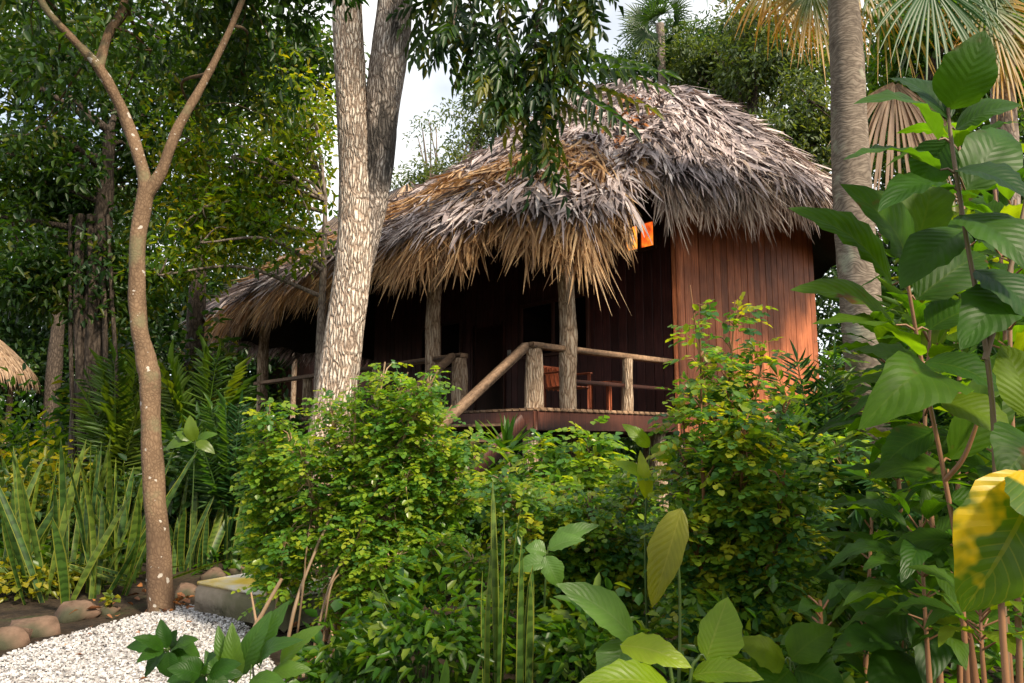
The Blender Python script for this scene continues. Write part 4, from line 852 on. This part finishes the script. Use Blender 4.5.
snake('pair of stout banded blades right of the tall cane blades', 520, 690, 3, 1.1, .045, .04, .065, name='blade_plant', group=None, Y=4.1)
snake('low pale pointed blades at the bottom edge under the round-leaved shrub', 432, 700, 4, .42, .09, .3, .07, name='blade_plant', group=None, leaf='pale_leaf', Y=4.)

# yellow-green groundcover and low plants
herb('yellow-green leafy groundcover on the stones at the lower left edge', gnd(25, 598), 340, .36, .42, .1, .055, 'yg_leaf')
herb('yellow-leaved creeper at the foot of the snake plants by the gravel', gnd(70, 590), 170, .3, .3, .09, .05, 'yg_leaf')
herb('small yellow seedling growing at the gravel rim left of the spotted trunk', gnd(112, 612), 12, .2, .06, .1, .06, 'yg_leaf', nst=4)
herb('bright yellow bush glowing below the tan hut', A(*at(20, 420, 10.5)[:2], 0), 700, 1.95, .62, .17, .08, 'gold_leaf')
herb('yellow-green bush left of the black tree stems', A(*at(55, 430, 9.6)[:2], 0), 420, 1.65, .5, .15, .07, 'yg_leaf')
herb('orange-flecked low plant just behind the concrete step', gnd(212, 566), 60, .4, .14, .09, .05, 'gold_leaf', nst=6)
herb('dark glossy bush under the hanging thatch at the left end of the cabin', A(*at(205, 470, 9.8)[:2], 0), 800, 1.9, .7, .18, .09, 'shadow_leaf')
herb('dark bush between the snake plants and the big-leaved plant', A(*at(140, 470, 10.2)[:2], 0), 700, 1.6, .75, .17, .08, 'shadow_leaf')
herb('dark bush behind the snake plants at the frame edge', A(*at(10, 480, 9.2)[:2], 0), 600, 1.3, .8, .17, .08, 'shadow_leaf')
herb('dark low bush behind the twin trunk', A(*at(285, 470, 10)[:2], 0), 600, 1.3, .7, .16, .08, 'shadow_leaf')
herb('broad-leaved bush under the front deck edge', A(*at(590, 470, 8.6)[:2], 0), 320, 1.5, .6, .2, .11, 'mid_leaf')
herb('leafy bush under the veranda stairs', A(*at(480, 480, 7.3)[:2], 0), 900, 1.62, .62, .16, .08, 'mid_leaf')

# feathery palms in the left undergrowth
def feather(label, c, tips, leaf='palm_leaf', k=24, ll=.42, lw=.04, h0=.3, name='feather_palm', group=None, droop=.3, ldroop=.3, cat='palm', jit=.1):
    t = plant(name, label, cat, c, group); b0_ = A(c[0], c[1], h0); tips = np.array(tips); N = len(tips); Dd = tips-b0_; L = np.linalg.norm(Dd, axis=1); Dd = Dd/L[:, None]+Z*droop*.9
    f = Buf(); pinnate(f, np.tile(b0_, (N, 1)), Dd, Z+rv(N, .2), L, k, ll, lw, droop, 62, .22, ldroop=ldroop, rach=.018, jit=jit); f.build('fronds', M[leaf], t)
    g = Buf(); tube(g, [A(c[0], c[1], -.05), b0_], [.05, .035], 8, .05); g.build('stem', M['green_stem'], t); return t
def ring(px, py, Y, n, rx, ry, rz=.6): return [at(px+rx*cos(k*2*pi/n+U(-.2, .2)), py-ry*sin(k*2*pi/n+U(-.2, .2)), Y+U(-rz, rz)) for k in range(n)]
feather('yellow-green feather palm left of the cabin fringe', A(*at(200, 450, 10.6)[:2], 0), ring(200, 345, 10.5, 12, 55, 52), 'palm_bright', h0=.6)
feather('green feather palm beside the dark tree stems', A(*at(118, 450, 10.4)[:2], 0), ring(122, 345, 10.4, 11, 40, 46), 'palm_bright', h0=.6)
feather('dark fern-like palm left of the twin trunk', A(*at(232, 470, 9.2)[:2], 0), ring(222, 395, 9.2, 12, 42, 45), 'palm_leaf', ll=.3)
# glossy blue-green palm fronds right
feather('glossy blue-green palm with shining fronds below the ringed palm', gnd(930, 660), [at(*p) for p in ((850, 465, 3.9), (835, 505, 4.2), (870, 600, 3.7), (960, 580, 3.6), (920, 470, 3.7), (1000, 430, 3.9), (905, 440, 4.4), (960, 455, 4.), (985, 520, 3.9), (880, 540, 3.8), (925, 500, 4.3), (1010, 470, 4.2), (850, 430, 5), (900, 400, 5))], 'palm_leaf', k=22, ll=.32, lw=.04, h0=.45)
feather('arching palm behind the large right-hand leaves', A(*at(960, 470, 6.2)[:2], 0), [at(*p) for p in ((885, 215, 5.8), (900, 290, 5.6), (930, 230, 6.4), (985, 200, 6), (1020, 250, 5.8), (880, 350, 5.8), (960, 320, 6.), (1010, 330, 6), (940, 270, 5.5), (1040, 180, 6.3))], 'palm_leaf', k=26, ll=.42, lw=.045, h0=.8)
feather('small palm fan poking out beside the red wall', A(*at(815, 430, 6.5)[:2], 0), [at(*p) for p in ((765, 318, 6.3), (790, 300, 6.6), (835, 300, 6.4), (850, 330, 6.6), (775, 350, 6.2))], 'palm_leaf', k=18, ll=.25, lw=.03, h0=.9)
# spiky rosette by the deck
c = A(*at(508, 470, 8)[:2], 0); t = plant('spiky_plant', 'spiky green rosette plant in front of the deck edge', 'plant', c); ce = at(507, 452, 8); g = Buf(); n = 34
d = nrm(np.c_[rng.normal(0, .55, n), rng.normal(0, .55, n), U(.25, 1.1, n)]); q = np.linspace(0, 1, 6); P = ce+d[:, None]*(q[None]*U(.36, .52, n)[:, None])[..., None]-Z*(.06*q**2)[None, :, None]
ribbons(g, P, nrm(np.cross(d, Z)+rv(n, .05)), .05*np.interp(q, [0, .4, .8, 1], [.7, 1, .6, .05])[None]*np.ones((n, 1)), fold=.2); g.build('blades', M['mid_leaf'], t); g = Buf(); tube(g, [A(c[0], c[1], -.05), ce], .035, 8, .05); g.build('stem', M['stem'], t)

herb('tall dense dark bush behind the arching palm at the right edge', A(*at(985, 450, 7.6)[:2], 0), 1500, 4.1, .95, .24, .11, 'dark_leaf', nst=20)
herb('tall bush filling in behind the ringed palm trunk', A(*at(905, 450, 9.)[:2], 0), 1300, 4., .75, .22, .1, 'dark_leaf', nst=20)
herb('low thicket between the blue-green palm and the bottom right leaves', A(*at(880, 560, 4.6)[:2], 0), 520, 1., .6, .13, .065, 'mid_leaf')
herb('leafy undershrub along the bottom edge between the cane blades and round-leaved shrub', A(*at(425, 640, 4.4)[:2], 0), 800, .85, .45, .1, .05, 'mid_leaf')
herb('leafy undershrub at the bottom edge right of the stout blades', A(*at(600, 650, 4.2)[:2], 0), 380, .75, .36, .1, .055, 'mid_leaf')
herb('leafy undershrub at the bottom edge right of the yellow leaf', A(*at(770, 650, 3.7)[:2], 0), 460, .8, .42, .1, .05, 'mid_leaf')
herb('small shrub at the bottom edge below the forked dead stick', A(*at(345, 660, 4.5)[:2], 0), 260, .42, .3, .09, .05, 'mid_leaf')
# ---- plants with a few large leaves
def bigplant(label, base, stems, leaves, leaf, name='large_leaf_plant', stemm='red_stem', cat='plant', r=.009, arch=.12, wave=.02):
    """stems: lists of 3-D points; leaves: (base pt, tip pt, width m, facing[, arch])"""
    t = plant(name, label, cat, base); g = Buf(); f = Buf()
    for s_ in stems: tube(g, smooth_path(s_, 6), np.linspace(r, r*.5, (len(s_)-1)*6+1), 8, .04)
    allp = np.concatenate([smooth_path(s_, 6) for s_ in stems])
    for L in leaves:
        b, tp_, w, up = L[:4]; a = allp[np.argmin(np.linalg.norm(allp-b, axis=1))]
        tube(g, [a, (a+b)/2+Z*.01, b], [r*.5, r*.4, r*.3], 6); bigleaf(f, b, tp_, A(*up), w, L[4] if len(L) > 4 else arch, .35, wave)
    g.build('stem', M[stemm], t); f.build('foliage', M[leaf], t); return t
def lf(bx, by, tx, ty, w, Y, up=(0, -.6, 1), dy=0., *r): return (at(bx, by, Y), at(tx, ty, Y+dy), w*Y/746*1.25, up, *r)
Yr = 2.3; gb = at(960, 690, Yr); gb0 = A(gb[0], gb[1], 0)
bigplant('tall shrub with long wide leaves on a reddish stem at the right edge', gb0, [[gb0, at(962, 600, Yr), at(945, 480, Yr), at(926, 385, Yr), at(908, 285, Yr), at(905, 255, Yr)], [at(945, 480, Yr), at(965, 455, Yr-.05), at(985, 400, Yr-.1)]],
  [lf(892, 285, 788, 208, 40, Yr, (-.3, -.8, .6), -.1), lf(910, 275, 840, 184, 52, Yr, (.3, -1, .3), -.15), lf(896, 325, 790, 290, 40, Yr, (0, -.7, .7), -.1), lf(920, 356, 812, 324, 38, Yr, (0, -.5, 1), -.2), lf(938, 378, 858, 430, 56, Yr-.1, (-.1, -.8, .6), -.2, .25),
   lf(925, 362, 1005, 395, 46, Yr, (0, -.6, .8), -.1), lf(915, 300, 985, 255, 44, Yr, (.2, -.8, .6), .1), lf(940, 400, 1015, 440, 50, Yr-.1, (0, -.6, .8), -.1), lf(910, 262, 930, 160, 44, Yr, (0, -1, .2), .1), lf(930, 390, 845, 385, 30, Yr+.15, (0, -.5, 1), .1), lf(950, 460, 1010, 345, 44, Yr+.1, (.3, -.8, .4), .1), lf(948, 470, 868, 478, 34, Yr+.05, (0, -.6, .8), .1), lf(950, 500, 1015, 520, 36, Yr, (0, -.6, .8), 0), lf(955, 540, 885, 555, 34, Yr+.1, (0, -.6, .8), .15), lf(935, 430, 880, 470, 34, Yr+.1, (0, -.7, .7), .1), lf(928, 330, 990, 310, 40, Yr, (0, -.6, .8), 0), lf(922, 370, 850, 350, 34, Yr+.1, (0, -.6, .8), .2)], 'broad_leaf')
Yq = 2.05; q0 = at(1000, 690, Yq); q0 = A(q0[0], q0[1], 0)
bigplant('dark large-leaved shrub overhanging the upper right corner', q0, [[q0, at(1000, 560, Yq), at(990, 380, Yq), at(965, 230, Yq), at(950, 130, Yq), at(948, 80, Yq)], [at(985, 360, Yq), at(1010, 270, Yq), at(1030, 180, Yq)]],
  [lf(938, 140, 853, 104, 40, Yq, (0, -.7, .8), -.1, .2), lf(940, 170, 843, 160, 34, Yq, (0, -.5, 1), -.1), lf(948, 190, 878, 212, 36, Yq, (0, -.6, .8), -.2), lf(950, 120, 888, 78, 44, Yq, (.2, -.8, .5), .1), lf(950, 110, 985, 30, 48, Yq, (0, -1, .3), -.1), lf(955, 130, 1022, 105, 52, Yq, (0, -.7, .7), -.1),
   lf(955, 170, 1030, 200, 56, Yq, (0, -.6, .8), -.1), lf(960, 215, 1035, 275, 58, Yq, (0, -.7, .7), -.15), lf(965, 230, 900, 290, 46, Yq+.1, (0, -.6, .8), 0), lf(975, 270, 1040, 330, 50, Yq, (0, -.6, .8), -.1), lf(965, 190, 1005, 130, 50, Yq+.1, (0, -.9, .4), .1), lf(1010, 290, 960, 350, 46, Yq, (0, -.7, .7), -.1), lf(950, 140, 915, 190, 40, Yq+.1, (0, -.8, .5), .1)], 'deep_leaf', stemm='stem')
Yv = 1.75; v0 = at(1010, 700, Yv); v0 = A(v0[0], v0[1], 0)
bigplant('plant with a big green leaf painted with yellow sunlight at the lower right edge', v0, [[v0, at(1003, 640, Yv), at(1010, 560, Yv), at(1020, 480, Yv)]],
  [lf(1040, 474, 962, 612, 84, Yv, (-.25, -1, .12), .02, .1), lf(1020, 470, 1080, 560, 80, Yv, (.2, -1, .5), -.1)], 'sun_patch_leaf')
bigplant('shrub with a plain broad leaf above the sun-patched one at the right edge', A(v0[0]+.1, v0[1]+.15, 0), [[A(v0[0]+.1, v0[1]+.15, 0), at(1030, 560, 1.95), at(1035, 440, 1.95)]],
  [lf(1035, 440, 1000, 480, 60, 1.95, (-.3, -1, .4), -.1), lf(1030, 420, 1002, 345, 46, 1.95, (-.3, -1, .3), .1)], 'broad_leaf')
Yd = 3.1; d0_ = gnd(905, 730)
bigplant('low plant with broad dark leaves in the bottom right corner', d0_, [[A(d0_[0], d0_[1], 0), at(905, 640, Yd)], [A(d0_[0], d0_[1], 0), at(930, 600, Yd)]],
  [lf(905, 640, 835, 585, 34, Yd, (-.2, -.8, .6), .1), lf(905, 650, 830, 655, 32, Yd, (0, -.5, 1), -.2), lf(910, 640, 905, 560, 32, Yd, (.1, -1, .4), .3), lf(915, 650, 975, 670, 36, Yd, (0, -.6, .8), -.3), lf(910, 655, 870, 710, 38, Yd, (0, -.6, .8), -.3), lf(930, 600, 985, 590, 34, Yd, (0, -.6, .8), -.1), lf(930, 605, 868, 540, 34, Yd+.2, (0, -.8, .5), .2), lf(930, 605, 925, 690, 36, Yd, (0, -.8, .6), -.3)], 'deep_leaf', stemm='green_stem')
Yb = 2.7; b1 = at(690, 700, Yb); b1 = A(b1[0], b1[1], 0)
bigplant('low plant with bright lime leaves at the bottom centre', b1, [[b1, at(690, 690, Yb), at(700, 655, Yb)], [b1, at(672, 680, Yb), at(660, 640, Yb)]],
  [lf(706, 660, 728, 597, 34, Yb, (-.5, -1, .3), .05, .05), lf(692, 675, 764, 680, 24, Yb, (0, -.7, .8), -.1), lf(620, 645, 692, 668, 26, Yb, (0, -.7, .7), -.1), lf(672, 690, 578, 684, 30, Yb-.1, (0, -.7, .8), -.1), lf(700, 690, 740, 720, 30, Yb, (0, -.7, .8), -.2)], 'lime_leaf', stemm='green_stem')
bigplant('plant with long pale pointed leaf reaching across the bottom centre', A(b1[0]-.25, b1[1]+.3, 0), [[A(b1[0]-.25, b1[1]+.3, 0), at(640, 690, 3.), at(622, 640, 3.)]],
  [lf(634, 638, 556, 584, 34, 3., (.2, -.8, .7), -.1, .1), lf(625, 640, 605, 700, 34, 3., (0, -.8, .6), -.1)], 'pale_leaf', stemm='green_stem')
bigplant('stalk with one hanging yellow leaf right of centre', A(*at(672, 690, 3.3)[:2], 0), [[A(*at(672, 690, 3.3)[:2], 0), at(680, 620, 3.3), at(676, 520, 3.3)]], [lf(682, 508, 652, 608, 28, 3.3, (-.2, -1, .2), -.05, .05)], 'yellow_leaf', stemm='green_stem')
bigplant('slim stalk with two lime leaves right under the deck edge', A(*at(648, 640, 4.6)[:2], 0), [[A(*at(648, 640, 4.6)[:2], 0), at(645, 540, 4.6), at(650, 448, 4.6)]], [lf(650, 447, 622, 424, 13, 4.6, (-.3, -1, .6)), lf(650, 449, 678, 464, 17, 4.6, (-.1, -1, .5)), lf(648, 500, 640, 450, 12, 4.6, (-.3, -1, .6)), lf(648, 480, 610, 462, 14, 4.6, (0, -.7, .8))], 'lime_leaf', stemm='green_stem')
bigplant('plant with dull olive broad leaves at the bottom, between lime and dark leaves', A(*at(790, 700, 2.9)[:2], 0), [[A(*at(790, 700, 2.9)[:2], 0), at(790, 660, 2.9)]], [lf(785, 660, 735, 640, 28, 2.9, (0, -.7, .8)), lf(790, 660, 835, 628, 32, 2.9, (0, -.7, .8)), lf(790, 670, 760, 700, 36, 2.9, (0, -.8, .6), -.1), lf(795, 670, 845, 690, 40, 2.9, (0, -.8, .6), -.1)], 'broad_leaf', stemm='green_stem')
bigplant('broad pale grey-green leaves half buried in the middle shrubs', A(*at(540, 640, 4.4)[:2], 0), [[A(*at(540, 640, 4.4)[:2], 0), at(545, 590, 4.4), at(548, 548, 4.4)]], [lf(548, 550, 585, 540, 17, 4.4, (0, -.6, .8)), lf(546, 553, 525, 548, 16, 4.4, (0, -.8, .6)), lf(545, 556, 560, 588, 18, 4.3, (0, -1, .2)), lf(548, 562, 512, 572, 15, 4.3, (0, -.8, .6)), lf(548, 548, 600, 525, 15, 4.5, (0, -.8, .6))], 'pale_leaf', stemm='green_stem')
def leafy_stem(label, path, n, L, w, leaf, up=.35, t0=.25, stemm='red_stem', r0=.014):
    p = smooth_path([at(*q) for q in path], 8); b = A(p[0][0], p[0][1], 0); p = np.vstack([b, p]); t = plant('broad_leaf_shrub', label, 'plant', b)
    g = Buf(); f = Buf(); tube(g, p, np.linspace(r0, r0*.45, len(p)), 8, .05); a_ = U(0, 6)
    for k in range(n):
        q = t0+(1-t0)*(k+.5)/n; c = p[int(q*(len(p)-1))]; a_ += 2.4+rng.normal(0, .2); ll_ = L*U(.7, 1.15)*(1.1-.35*q)
        d = nrm(A(cos(a_), sin(a_), up*U(-.3, 1.2)+.5*(q > .9))); e = c+d*.05+Z*.02; tube(g, [c, (c+e)/2, e], [r0*.4, r0*.35, r0*.3], 5)
        bigleaf(f, e, e+d*ll_-Z*ll_*U(.05, .35), A(rng.normal(0, .25), rng.normal(-.1, .25), 1), w*U(.8, 1.2), U(.1, .24), .4, .028)
    g.build('stem', M[stemm], t); f.build('foliage', M[leaf], t); return t
leafy_stem('leafy shrub of long green leaves filling the right edge below the sun-patched leaf plant', [(975, 683, 2.7), (965, 600, 2.7), (955, 530, 2.75)], 16, .38, .095, 'broad_leaf')
leafy_stem('dense leafy shrub behind the reddish stem, reaching up to the palm trunk', [(940, 683, 3.3), (935, 560, 3.3), (925, 430, 3.35), (930, 330, 3.4)], 40, .46, .1, 'broad_leaf')
leafy_stem('tall leafy shrub of dark leaves crowding the far right edge', [(1010, 683, 3.), (1000, 500, 3.), (1005, 330, 3.05), (995, 190, 3.1)], 46, .46, .105, 'deep_leaf')
leafy_stem('mid-green leafy shrub in the right upper thicket in front of the dead frond', [(960, 683, 3.8), (958, 420, 3.8), (965, 250, 3.8), (958, 130, 3.9)], 48, .48, .105, 'broad_leaf')
leafy_stem('leafy shrub low beside the tall scalloped shrub, dark and broad', [(865, 683, 3.7), (868, 600, 3.7), (872, 520, 3.7)], 24, .38, .09, 'mid_broad')
leafy_stem('small bright shrub of pointed leaves near the bottom edge right of the lime leaves', [(820, 690, 3.2), (822, 650, 3.2), (820, 600, 3.2)], 14, .26, .09, 'lance_leaf')
leafy_stem('low bright leafy sprig in front of the bare stems at the lower right edge', [(985, 690, 1.95), (982, 650, 1.95), (980, 605, 1.97)], 16, .2, .055, 'broad_leaf', r0=.007, t0=.55)
leafy_stem('leafy sprig of glossy leaves rising between the dark shrub and sun-patched leaf', [(930, 690, 2.5), (925, 610, 2.5), (920, 520, 2.52)], 26, .3, .08, 'mid_broad', r0=.009, t0=.4)
leafy_stem('tall leafy shrub covering the right border beside the overhanging dark shrub', [(1020, 690, 2.5), (1015, 500, 2.5), (1010, 330, 2.55), (1015, 200, 2.6)], 40, .36, .09, 'broad_leaf', r0=.011, t0=.35)
leafy_stem('leafy shrub masking the foot of the ringed palm trunk', [(905, 683, 4.2), (900, 500, 4.2), (890, 390, 4.25), (885, 330, 4.3)], 44, .46, .11, 'mid_broad')
# bottom left plants
Yl = 4.1; l0 = gnd(175, 690)
def rosette(label, c, cx, cy, Y, n, rx, ry, w, leaf, up0=.7):
    L = []
    for k in range(n):
        a_ = k*2*pi/n+U(-.25, .25); L.append(lf(cx+rx*.12*cos(a_), cy-ry*.05*sin(a_), cx+rx*cos(a_)*U(.75, 1.1), cy-ry*sin(a_)*U(.7, 1.1), w*U(.8, 1.15), Y+U(-.15, .15), (cos(a_)*.1, -.7, up0), U(-.15, .05)))
    return bigplant(label, c, [[A(c[0], c[1], 0), at(cx, cy+8, Y), at(cx, cy, Y)]], L, leaf, stemm='green_stem', r=.01)
rosette('dark glossy whorl of leaves over the white gravel', l0, 168, 650, Yl, 11, 42, 30, 15, 'deep_leaf')
rosette('second dark whorl of leaves low at the bottom edge by the gravel', gnd(215, 705), 205, 675, 3.9, 9, 40, 26, 15, 'deep_leaf')
l2_ = gnd(255, 690); bigplant('lance-leaved bright green plant beside the dark whorls', l2_, [[A(l2_[0], l2_[1], 0), at(252, 660, 4.05)], [A(l2_[0], l2_[1], 0), at(280, 665, 4.05)]],
  [lf(236, 683, 232, 622, 17, 4.05, (.1, -1, .2)), lf(240, 675, 272, 610, 19, 4.05, (-.2, -1, .3)), lf(252, 665, 290, 600, 20, 4.1, (-.2, -1, .4)), lf(232, 680, 218, 625, 14, 4.1, (.2, -1, .2)), lf(260, 668, 304, 640, 17, 4., (-.1, -.7, .8), -.1, .25), lf(270, 675, 312, 670, 16, 4., (0, -.7, .8)), lf(250, 680, 290, 690, 18, 3.9, (0, -.7, .8), -.1), lf(280, 665, 325, 625, 15, 4.1, (-.1, -.8, .6)), lf(225, 690, 205, 650, 14, 4., (.1, -1, .3))], 'lance_leaf', stemm='green_stem')
bigplant('big lobed-looking dark leaves under the feather palm, left of the cabin', A(*at(195, 480, 8.6)[:2], 0), [[A(*at(195, 480, 8.6)[:2], 0), at(195, 440, 8.6)]], [lf(192, 440, 176, 432, 9, 8.6, (0, -.8, .6)), lf(196, 440, 218, 434, 9, 8.6, (0, -.8, .6)), lf(195, 442, 190, 415, 12, 8.6, (0, -1, .2)), lf(194, 440, 165, 450, 13, 8.6, (0, -.8, .6)), lf(196, 442, 215, 454, 9, 8.5, (0, -.8, .6))], 'mid_leaf', stemm='green_stem')

# undergrowth no one could count, only on the ground
f = Buf(); N = 900; Pq = np.c_[U(-11, 9, N), U(4.3, 16, N)]; ok = ~inside(Pq, cen+(GR-cen)*1.1)
ok &= ~((Pq[:, 0] < -1.2) & (Pq[:, 1] < 7.6))
stp = c0[:2]+ux[:2]*.42+uy[:2]*.42; ok &= np.hypot(Pq[:, 0]-stp[0], Pq[:, 1]-stp[1]) > 1.
C = np.c_[Pq[ok], U(.08, .3, ok.sum())]; clumps(f, C, U(.2, .45, len(C)), 32, .15, .075, .6, .1)
tag(f.build('undergrowth', M['mid_leaf']), 'shady leafy ground cover between the plants', 'undergrowth', kind='stuff')
# dead leaves caught on the thatch
sq = U(0, ARC, 60000); tq = U(.1, .95, 60000); pq = roofpt(sq, tq); pxq = 512+746*pq[:, 0]/pq[:, 1]; zq = pq[:, 2]; okq = (pq[:, 1] < 16) & (np.abs(pxq-625) < 45) & (np.abs(tq-.55) < .18); okq &= rng.random(60000) < np.exp(-((pxq-628)/22)**2)
pq, dq, sdq, nq = roofframe(sq[okq][:70], tq[okq][:70]); f = Buf(); leaves6(f, pq+nq*.2, rv(len(pq))+dq, nq+rv(len(pq), .5), U(.1, .26, len(pq)), U(.05, .1, len(pq)))
M['dry'] = leafmat('dry_leaf', [(.1, .04, .02), (.25, .1, .04), (.4, .15, .04)], .1, .6)
tag(f.build('dead_leaves', M['dry']), 'orange-brown dead leaves caught on the roof thatch above the veranda corner', 'dead leaves', kind='stuff')
# dry fallen leaves and twigs
f = Buf(); N = 90; P = np.c_[U(lo[0], hi[0], N), U(lo[1], hi[1], N), U(.035, .05, N)]; P = P[inside(P[:, :2], GR)]; N = len(P)
leaves6(f, P, np.c_[rv(N)[:, :2], np.zeros(N)], Z+rv(N, .25), U(.025, .07, N), U(.012, .03, N))
B = np.array([gnd(x, y) for x, y in ((150, 598), (190, 604), (320, 640), (345, 655), (310, 622), (105, 615), (170, 612), (230, 600))]); n = 14; P = np.repeat(B, n, 0)+np.c_[rng.normal(0, .12, (len(B)*n, 2)), U(.02, .1, len(B)*n)]
leaves6(f, P, rv(len(P))*A(1, 1, .3), Z+rv(len(P), .5), U(.05, .13, len(P)), U(.025, .06, len(P))); tag(f.build('leaf_litter', M['dry']), 'brown fallen leaves scattered on gravel and soil', 'leaf litter', kind='stuff')
for px, py, L_, ang, lab in ((325, 632, .5, .5, 'dead tan branch leaning up out of the round-leaved shrub'), (300, 600, .7, 1.1, 'forked bare stick at the foot of the middle shrub')):
    c = gnd(px, py+20); c[1] = 5.0; g = Buf(); d = A(cos(ang), -.15, sin(ang)); tube(g, smooth_path([c, c+d*L_*.5+Z*.03, c+d*L_], 5), [.018]*6+[.012]*5, 7, .08); tube(g, [c+d*L_*.5, c+d*L_*.5+A(-.05, 0, .22)], [.01, .006], 6)
    t = tag(g.build('dead_branch', M['tan_stem'], base=c), lab, 'branch')
